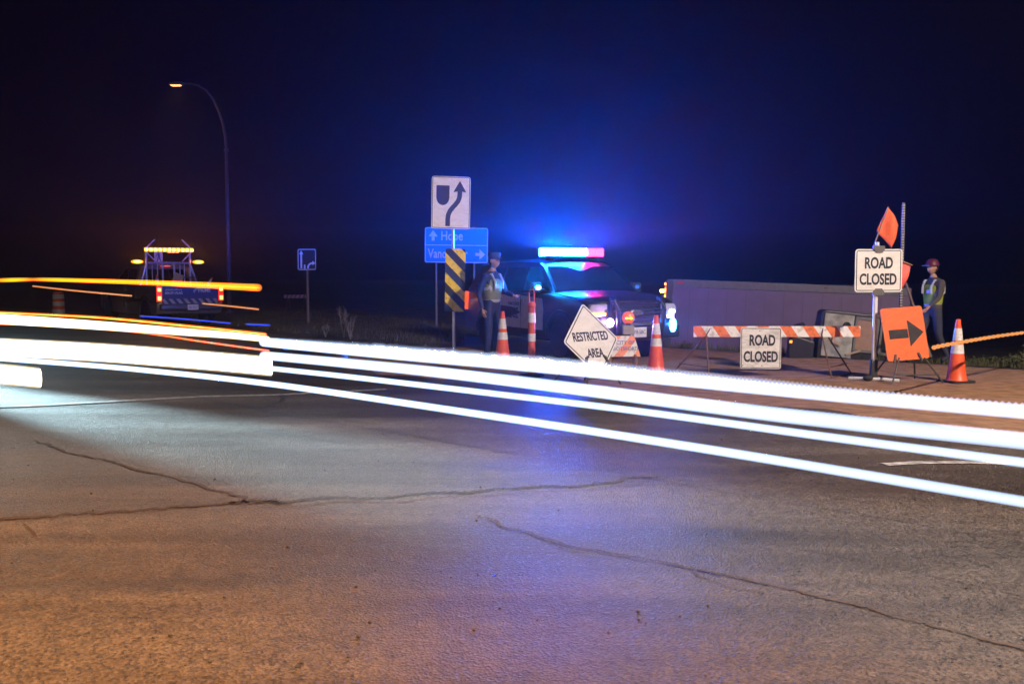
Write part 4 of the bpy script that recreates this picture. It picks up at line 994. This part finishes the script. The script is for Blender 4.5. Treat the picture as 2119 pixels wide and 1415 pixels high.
def shrub(label, px, y, hpx, wpx, seed, lm=LEAF):
    rng = random.Random(seed); d = ray(px, 700); x = d.x / d.y * y; z = terr(x, y); s_ = FPX / y; h, w = hpx / s_, wpx / s_
    t = thing('shrub', label, 'shrub', (x, y, z), 0, 'shrubs along the far shoulder'); st = MB(); lf = MB()
    for i in range(7):
        a = rng.uniform(0, 6.28); tip = Vector((math.cos(a) * w * .45 * rng.random(), math.sin(a) * w * .45 * rng.random(), h * rng.uniform(.55, 1))); st.path([(0, 0, -.05), tip * .5, tip], [.016, .01, .004], 5)
        for k in range(60):
            p = tip * rng.uniform(.3, 1.05) + Vector((rng.gauss(0, .1), rng.gauss(0, .1), rng.gauss(0, .06))) * w; r = rng.uniform(.018, .045); u = Vector((rng.gauss(0, 1), rng.gauss(0, 1), rng.gauss(0, 1))).normalized(); v = u.orthogonal().normalized()
            lf.quad(p, p + u * r + v * r * .45, p + u * r * 2, p + u * r - v * r * .45)
    st.build('stem', STALK, t); lf.build('foliage', lm, t)
shrub('tall yellowish shrub beyond the far shoulder', 2105, 18.4, 75, 70, 21, mat('shrub_olive', (.09, .085, .025), .8, nscale=2, var=.5))
shrub('spindly green shrub between the lone cone and the tall yellowish shrub', 2052, 18.9, 60, 50, 22)
shrub('low dark shrub close behind the lone cone', 2020, 18.6, 40, 40, 23)
shrub('small dark bush at the trailer corner beside the police vehicle', 1420, 23.4, 42, 46, 24, mat('shrub_dark', (.02, .022, .015), .9))
shrub('tiny dark bush at the foot of the wrecked vehicle', 1640, 21.6, 34, 40, 25, mat('shrub_dark', ()))
shrub('low weedy bush under the windows of the wrecked vehicle', 1765, 20.6, 30, 70, 26, mat('shrub_dark', ()))
shrub('low green shrub in front of the tall yellowish one', 2092, 17.4, 30, 44, 27)

# sandbag behind the delineator
q = on_z(1096, 757)
t = thing('sandbag', 'brown sandbag lying behind the slim orange delineator', 'sandbag', q, R(10))
mb = MB(); mb.ball((0, 0, .09), (.36, .2, .10), 20, 12)
for v in mb.bm.verts: v.co += Vector((0, 0, .02 * mnoise.noise(v.co * 6))); v.co.z = max(.004, v.co.z)
mb.build('bag', mat('sandbag_brown', (.20, .13, .08), .95, nscale=40), t, smooth=True)
MB().ball((.38, 0, .07), (.06, .05, .045), 10, 8).build('tied_end', mat('sandbag_brown', ()), t)

# ------------------------------------------------------------------ light trails of the passing traffic (luminous ribbons hanging at lamp height above the road)
def catmull(P, n):
    out = []
    for i in range(len(P) - 1):
        p0, p1, p2, p3 = P[max(i - 1, 0)], P[i], P[i + 1], P[min(i + 2, len(P) - 1)]
        for k in range(n):
            t = k / n; out.append(.5 * ((2 * p1) + (-p0 + p2) * t + (2 * p0 - 5 * p1 + 4 * p2 - p3) * t * t + (-p0 + 3 * p1 - 3 * p2 + p3) * t ** 3))
    out.append(P[-1]); return out
def trail(label, pix, z, r0, r1, m, teeth=None, bead=None, halo=None, ck=.13, flat=1., ends=(1, 1), n=14):
    P = [on_z(px, py, z) for px, py in pix] if not callable(z) else [on_z(px, py, z(px)) for px, py in pix]
    L = sum((a - b).length for a, b in zip(P, P[1:])); step = .05
    if teeth: step = teeth[0] / 5
    if bead: step = bead / 8
    C = catmull(P, max(6, int(L / len(P) / step)))
    if pix[-1][0] > 2119: d = (C[-1] - C[-4]).normalized(); C += [C[-1] + d * .25 * k for k in range(1, 37)]      # the streaks go on well past the photo's edge
    if pix[0][0] < 0: d = (C[0] - C[3]).normalized(); C = [C[0] + d * .5 * k for k in range(28, 0, -1)] + C
    tot = sum((a - b).length for a, b in zip(C, C[1:]))
    def tube(k0, add, name, m_, parent=None):
        mb = MB(); rings = []; acc = 0; ph = 0
        for i, p in enumerate(C):
            if i:
                acc += (C[i] - C[i - 1]).length
                if teeth: ph += (C[i] - C[i - 1]).length / (teeth[0] + (teeth[1] - teeth[0]) * min(1, acc / L))
            t = (C[min(i + 1, len(C) - 1)] - C[max(i - 1, 0)]).normalized(); u = t.cross(Vector((0, 0, 1))).normalized(); w = u.cross(t)
            g_ = max(0, min(1, (acc - (14 if pix[0][0] < 0 else 0)) / L)); r = (r0 + (r1 - r0) * g_) * k0 + add; f = g_
            e = 1.
            if ends[0] and acc < r: e = math.sqrt(max(.02, 1 - (1 - acc / r) ** 2))
            if ends[1] and tot - acc < r: e = min(e, math.sqrt(max(.02, 1 - (1 - (tot - acc) / r) ** 2)))
            if bead: e *= .28 + .72 * abs(math.sin(math.pi * acc / bead))
            q = []
            for k in range(n):
                a = 2 * math.pi * k / n; rr = r * e; up = math.sin(a)
                if teeth and up > .1: rr += teeth[2] * up ** 2 * (abs((ph % 1) - .5) * 2) ** 1.5 * e * min(1, .3 + 2.5 * f) * (1 if f < .55 else max(.15, 1 - (f - .55) * 2.4))
                q.append(mb.bm.verts.new(p + u * math.cos(a) * rr * flat + w * up * rr))
            rings.append(q)
        for a, b in zip(rings, rings[1:]):
            for k in range(n): mb.face([a[k], a[(k + 1) % n], b[(k + 1) % n], b[k]])
        mb.face(rings[0][::-1]); mb.face(rings[-1])
        return mb.build(name, m_, parent, smooth=True)
    if m is None: return tag(tube(1.0, 0, 'light_trail', halo[0]), label, 'light trail', 'streaks of light left by passing traffic')
    core = tube(ck if halo else 1, 0, 'light_trail', m)
    if halo: tube(.84, halo[1], 'soft_glow', halo[0], core)
    return tag(core, label, 'light trail', 'streaks of light left by passing traffic')
def glow(name, c, s_):
    m = bpy.data.materials.new(name); m.use_nodes = True; n = m.node_tree.nodes; n.clear(); o = n.new('ShaderNodeOutputMaterial')
    e = n.new('ShaderNodeEmission'); e.inputs['Color'].default_value = tuple(c) + (1,); e.inputs['Strength'].default_value = s_
    m.node_tree.links.new(e.outputs[0], o.inputs['Volume']); return m
GW = glow('glow_blue_white', (.55, .70, 1), 17); GF = glow('glow_white_thin', (.5, .68, 1), 34); GY = glow('glow_warm', (1, .80, .5), 22); GO = glow('glow_orange', (1, .19, .004), 17); GR = glow('glow_red_orange', (1, .13, .03), 30)
TW = emit('trail_white', (1, .98, 1), 14); TWB = emit('trail_blue_white', (.80, .92, 1), 15); TWC = emit('trail_cool', (.9, .95, 1), 15)
TWW = emit('trail_warm_white', (1, .92, .8), 3.5); TY_ = emit('trail_yellow', (1, .55, .12), 5); TO = emit('trail_orange', (1, .30, .01), 2.6)
TR_ = emit('trail_red_orange', (1, .16, .04), 2); TB = emit('trail_blue', (.03, .08, 1), .9); TBD = emit('trail_bead', (1, .34, .10), .8)
trail('thinnest long white streak, lowest of all, crossing the whole road surface', [(-80, 735), (0, 742), (150, 753), (300, 766), (565, 795), (1000, 858), (1500, 935), (2119, 1038), (2250, 1062)], .70, .021, .0165, TWC, halo=(GF, .010))
trail('thin bluish white streak between the thinnest white one and the thick plain one', [(540, 760), (700, 777), (900, 800), (1300, 848), (1700, 902), (2119, 957), (2250, 976)], .70, .016, .015, TWB, halo=(GF, .012))
trail('thick white streak with a finely frayed edge just below the saw toothed one', [(540, 735), (700, 750), (900, 770), (1200, 806), (1600, 857), (2119, 912), (2250, 927)], .72, .042, .044, TW, teeth=(.02, .04, .012), halo=(GW, .012))
trail('thick white streak with saw toothed upper edge passing in front of the cones', [(540, 708), (800, 733), (1100, 759), (1400, 787), (1750, 820), (2119, 852), (2250, 864)], .75, .046, .041, TW, teeth=(.026, .040, .085), halo=(GW, .014))
trail('very thick white streak ending abruptly with a blunt slanted end, below the pickup', [(-80, 716), (0, 719), (200, 729), (400, 744), (562, 758)], .78, .125, .10, TWW, ends=(1, 0), halo=(GY, .012), ck=.8, flat=.16)
trail('broad yellowish white streak directly above the very thick blunt one', [(-80, 655), (0, 660), (200, 673), (400, 688), (480, 694), (556, 702)], .95, .082, .022, TWW, halo=(GY, .015), ck=.7)
trail('thin yellow rim streak along the top of the broad yellowish white one', [(-80, 642), (0, 647), (200, 657), (400, 676), (552, 692)], .97, .022, .014, TY_, halo=(GO, .008))
trail('long orange streak crossing in front of the pickup tailgate', [(-80, 581), (0, 580), (85, 578.5), (283, 584), (400, 589), (538, 595.5)], 1.50, .025, .024, TO, halo=(GO, .010))
trail('thin red orange streak sandwiched between the broad yellowish and very thick white ones', [(-80, 668), (0, 671), (100, 673), (280, 687), (420, 707), (558, 726)], .85, .009, .009, TR_, halo=(GR, .005))
trail('short bulging white streak end entering at the picture border, over the worn road marking', [(-120, 768), (0, 774), (83, 782)], .66, .12, .10, TWW, ends=(1, 0), halo=(GY, .014), ck=.8, flat=.2)
trail('short orange streak tip poking out under the very thick white one', [(-80, 722), (0, 727), (52, 733)], .62, .02, .012, TY_, halo=(GO, .008))
trail('long thin blue dash streak under the pickup bumper', [(289, 654), (380, 660), (478, 669)], .95, .011, .009, TB)
trail('short blue dash streak between the pickup and the grass', [(507, 670.5), (560, 673)], .95, .011, .011, TB)
trail('beaded orange flicker line crossing the pickup front fender', [(68, 592), (150, 601), (272, 612)], 1.36, .014, .010, TBD, bead=.07)
trail('beaded orange flicker line crossing the pickup bumper end', [(419, 628), (480, 634), (535, 640)], 1.2, .011, .011, TBD, bead=.07)
trail('beaded orange streak rising past the cone beside the arrow sign', [(1930, 720), (1945, 716), (2000, 706), (2060, 696), (2119, 688), (2200, 676)], .72, .027, .025, emit('trail_bead_big', (1, .36, .09), .9), bead=.20)
trail('pale blue curl of reflected light built as a glowing streak near the grass', [(585, 722), (650, 724), (700, 730), (718, 738), (700, 744)], .6, .012, .016, emit('reflection_pale_blue', (.06, .2, 1), .6))  # a blue reflection, modelled as a glowing tube

# headlight beams thrown on the road from the streak ends at left
def beam(px, py, z, tgt, e, size, c=(.75, .92, 1)):
    ld = bpy.data.lights.new('headlight_beam', 'SPOT'); ld.energy = e; ld.color = c; ld.spot_size = R(size); ld.spot_blend = 1; ld.shadow_soft_size = .08
    o = bpy.data.objects.new('headlight_beam', ld); col.objects.link(o); p = Vector((px, py, z)); o.location = p
    o.rotation_euler = (Vector(tgt) - p).to_track_quat('-Z', 'Y').to_euler(); return o
beam(-13.2, 18.9, .66, (-2.0, 8.9, 0), 120000, 10, (.55, .88, 1))

# ------------------------------------------------------------------ haze
mb = MB(); mb.box((0, 130, 5.5), (620, 420, 21))
hz = mb.build('haze', []); hz['kind'] = 'stuff'
hm = bpy.data.materials.new('haze_air'); hm.use_nodes = True; n = hm.node_tree.nodes; n.clear()
out = n.new('ShaderNodeOutputMaterial'); pv = n.new('ShaderNodeVolumePrincipled'); pv.inputs['Color'].default_value = (.92, .95, 1, 1)
pv.inputs['Density'].default_value = .0007; pv.inputs['Anisotropy'].default_value = .8
hm.node_tree.links.new(pv.outputs[0], out.inputs['Volume']); hz.data.materials.append(hm)
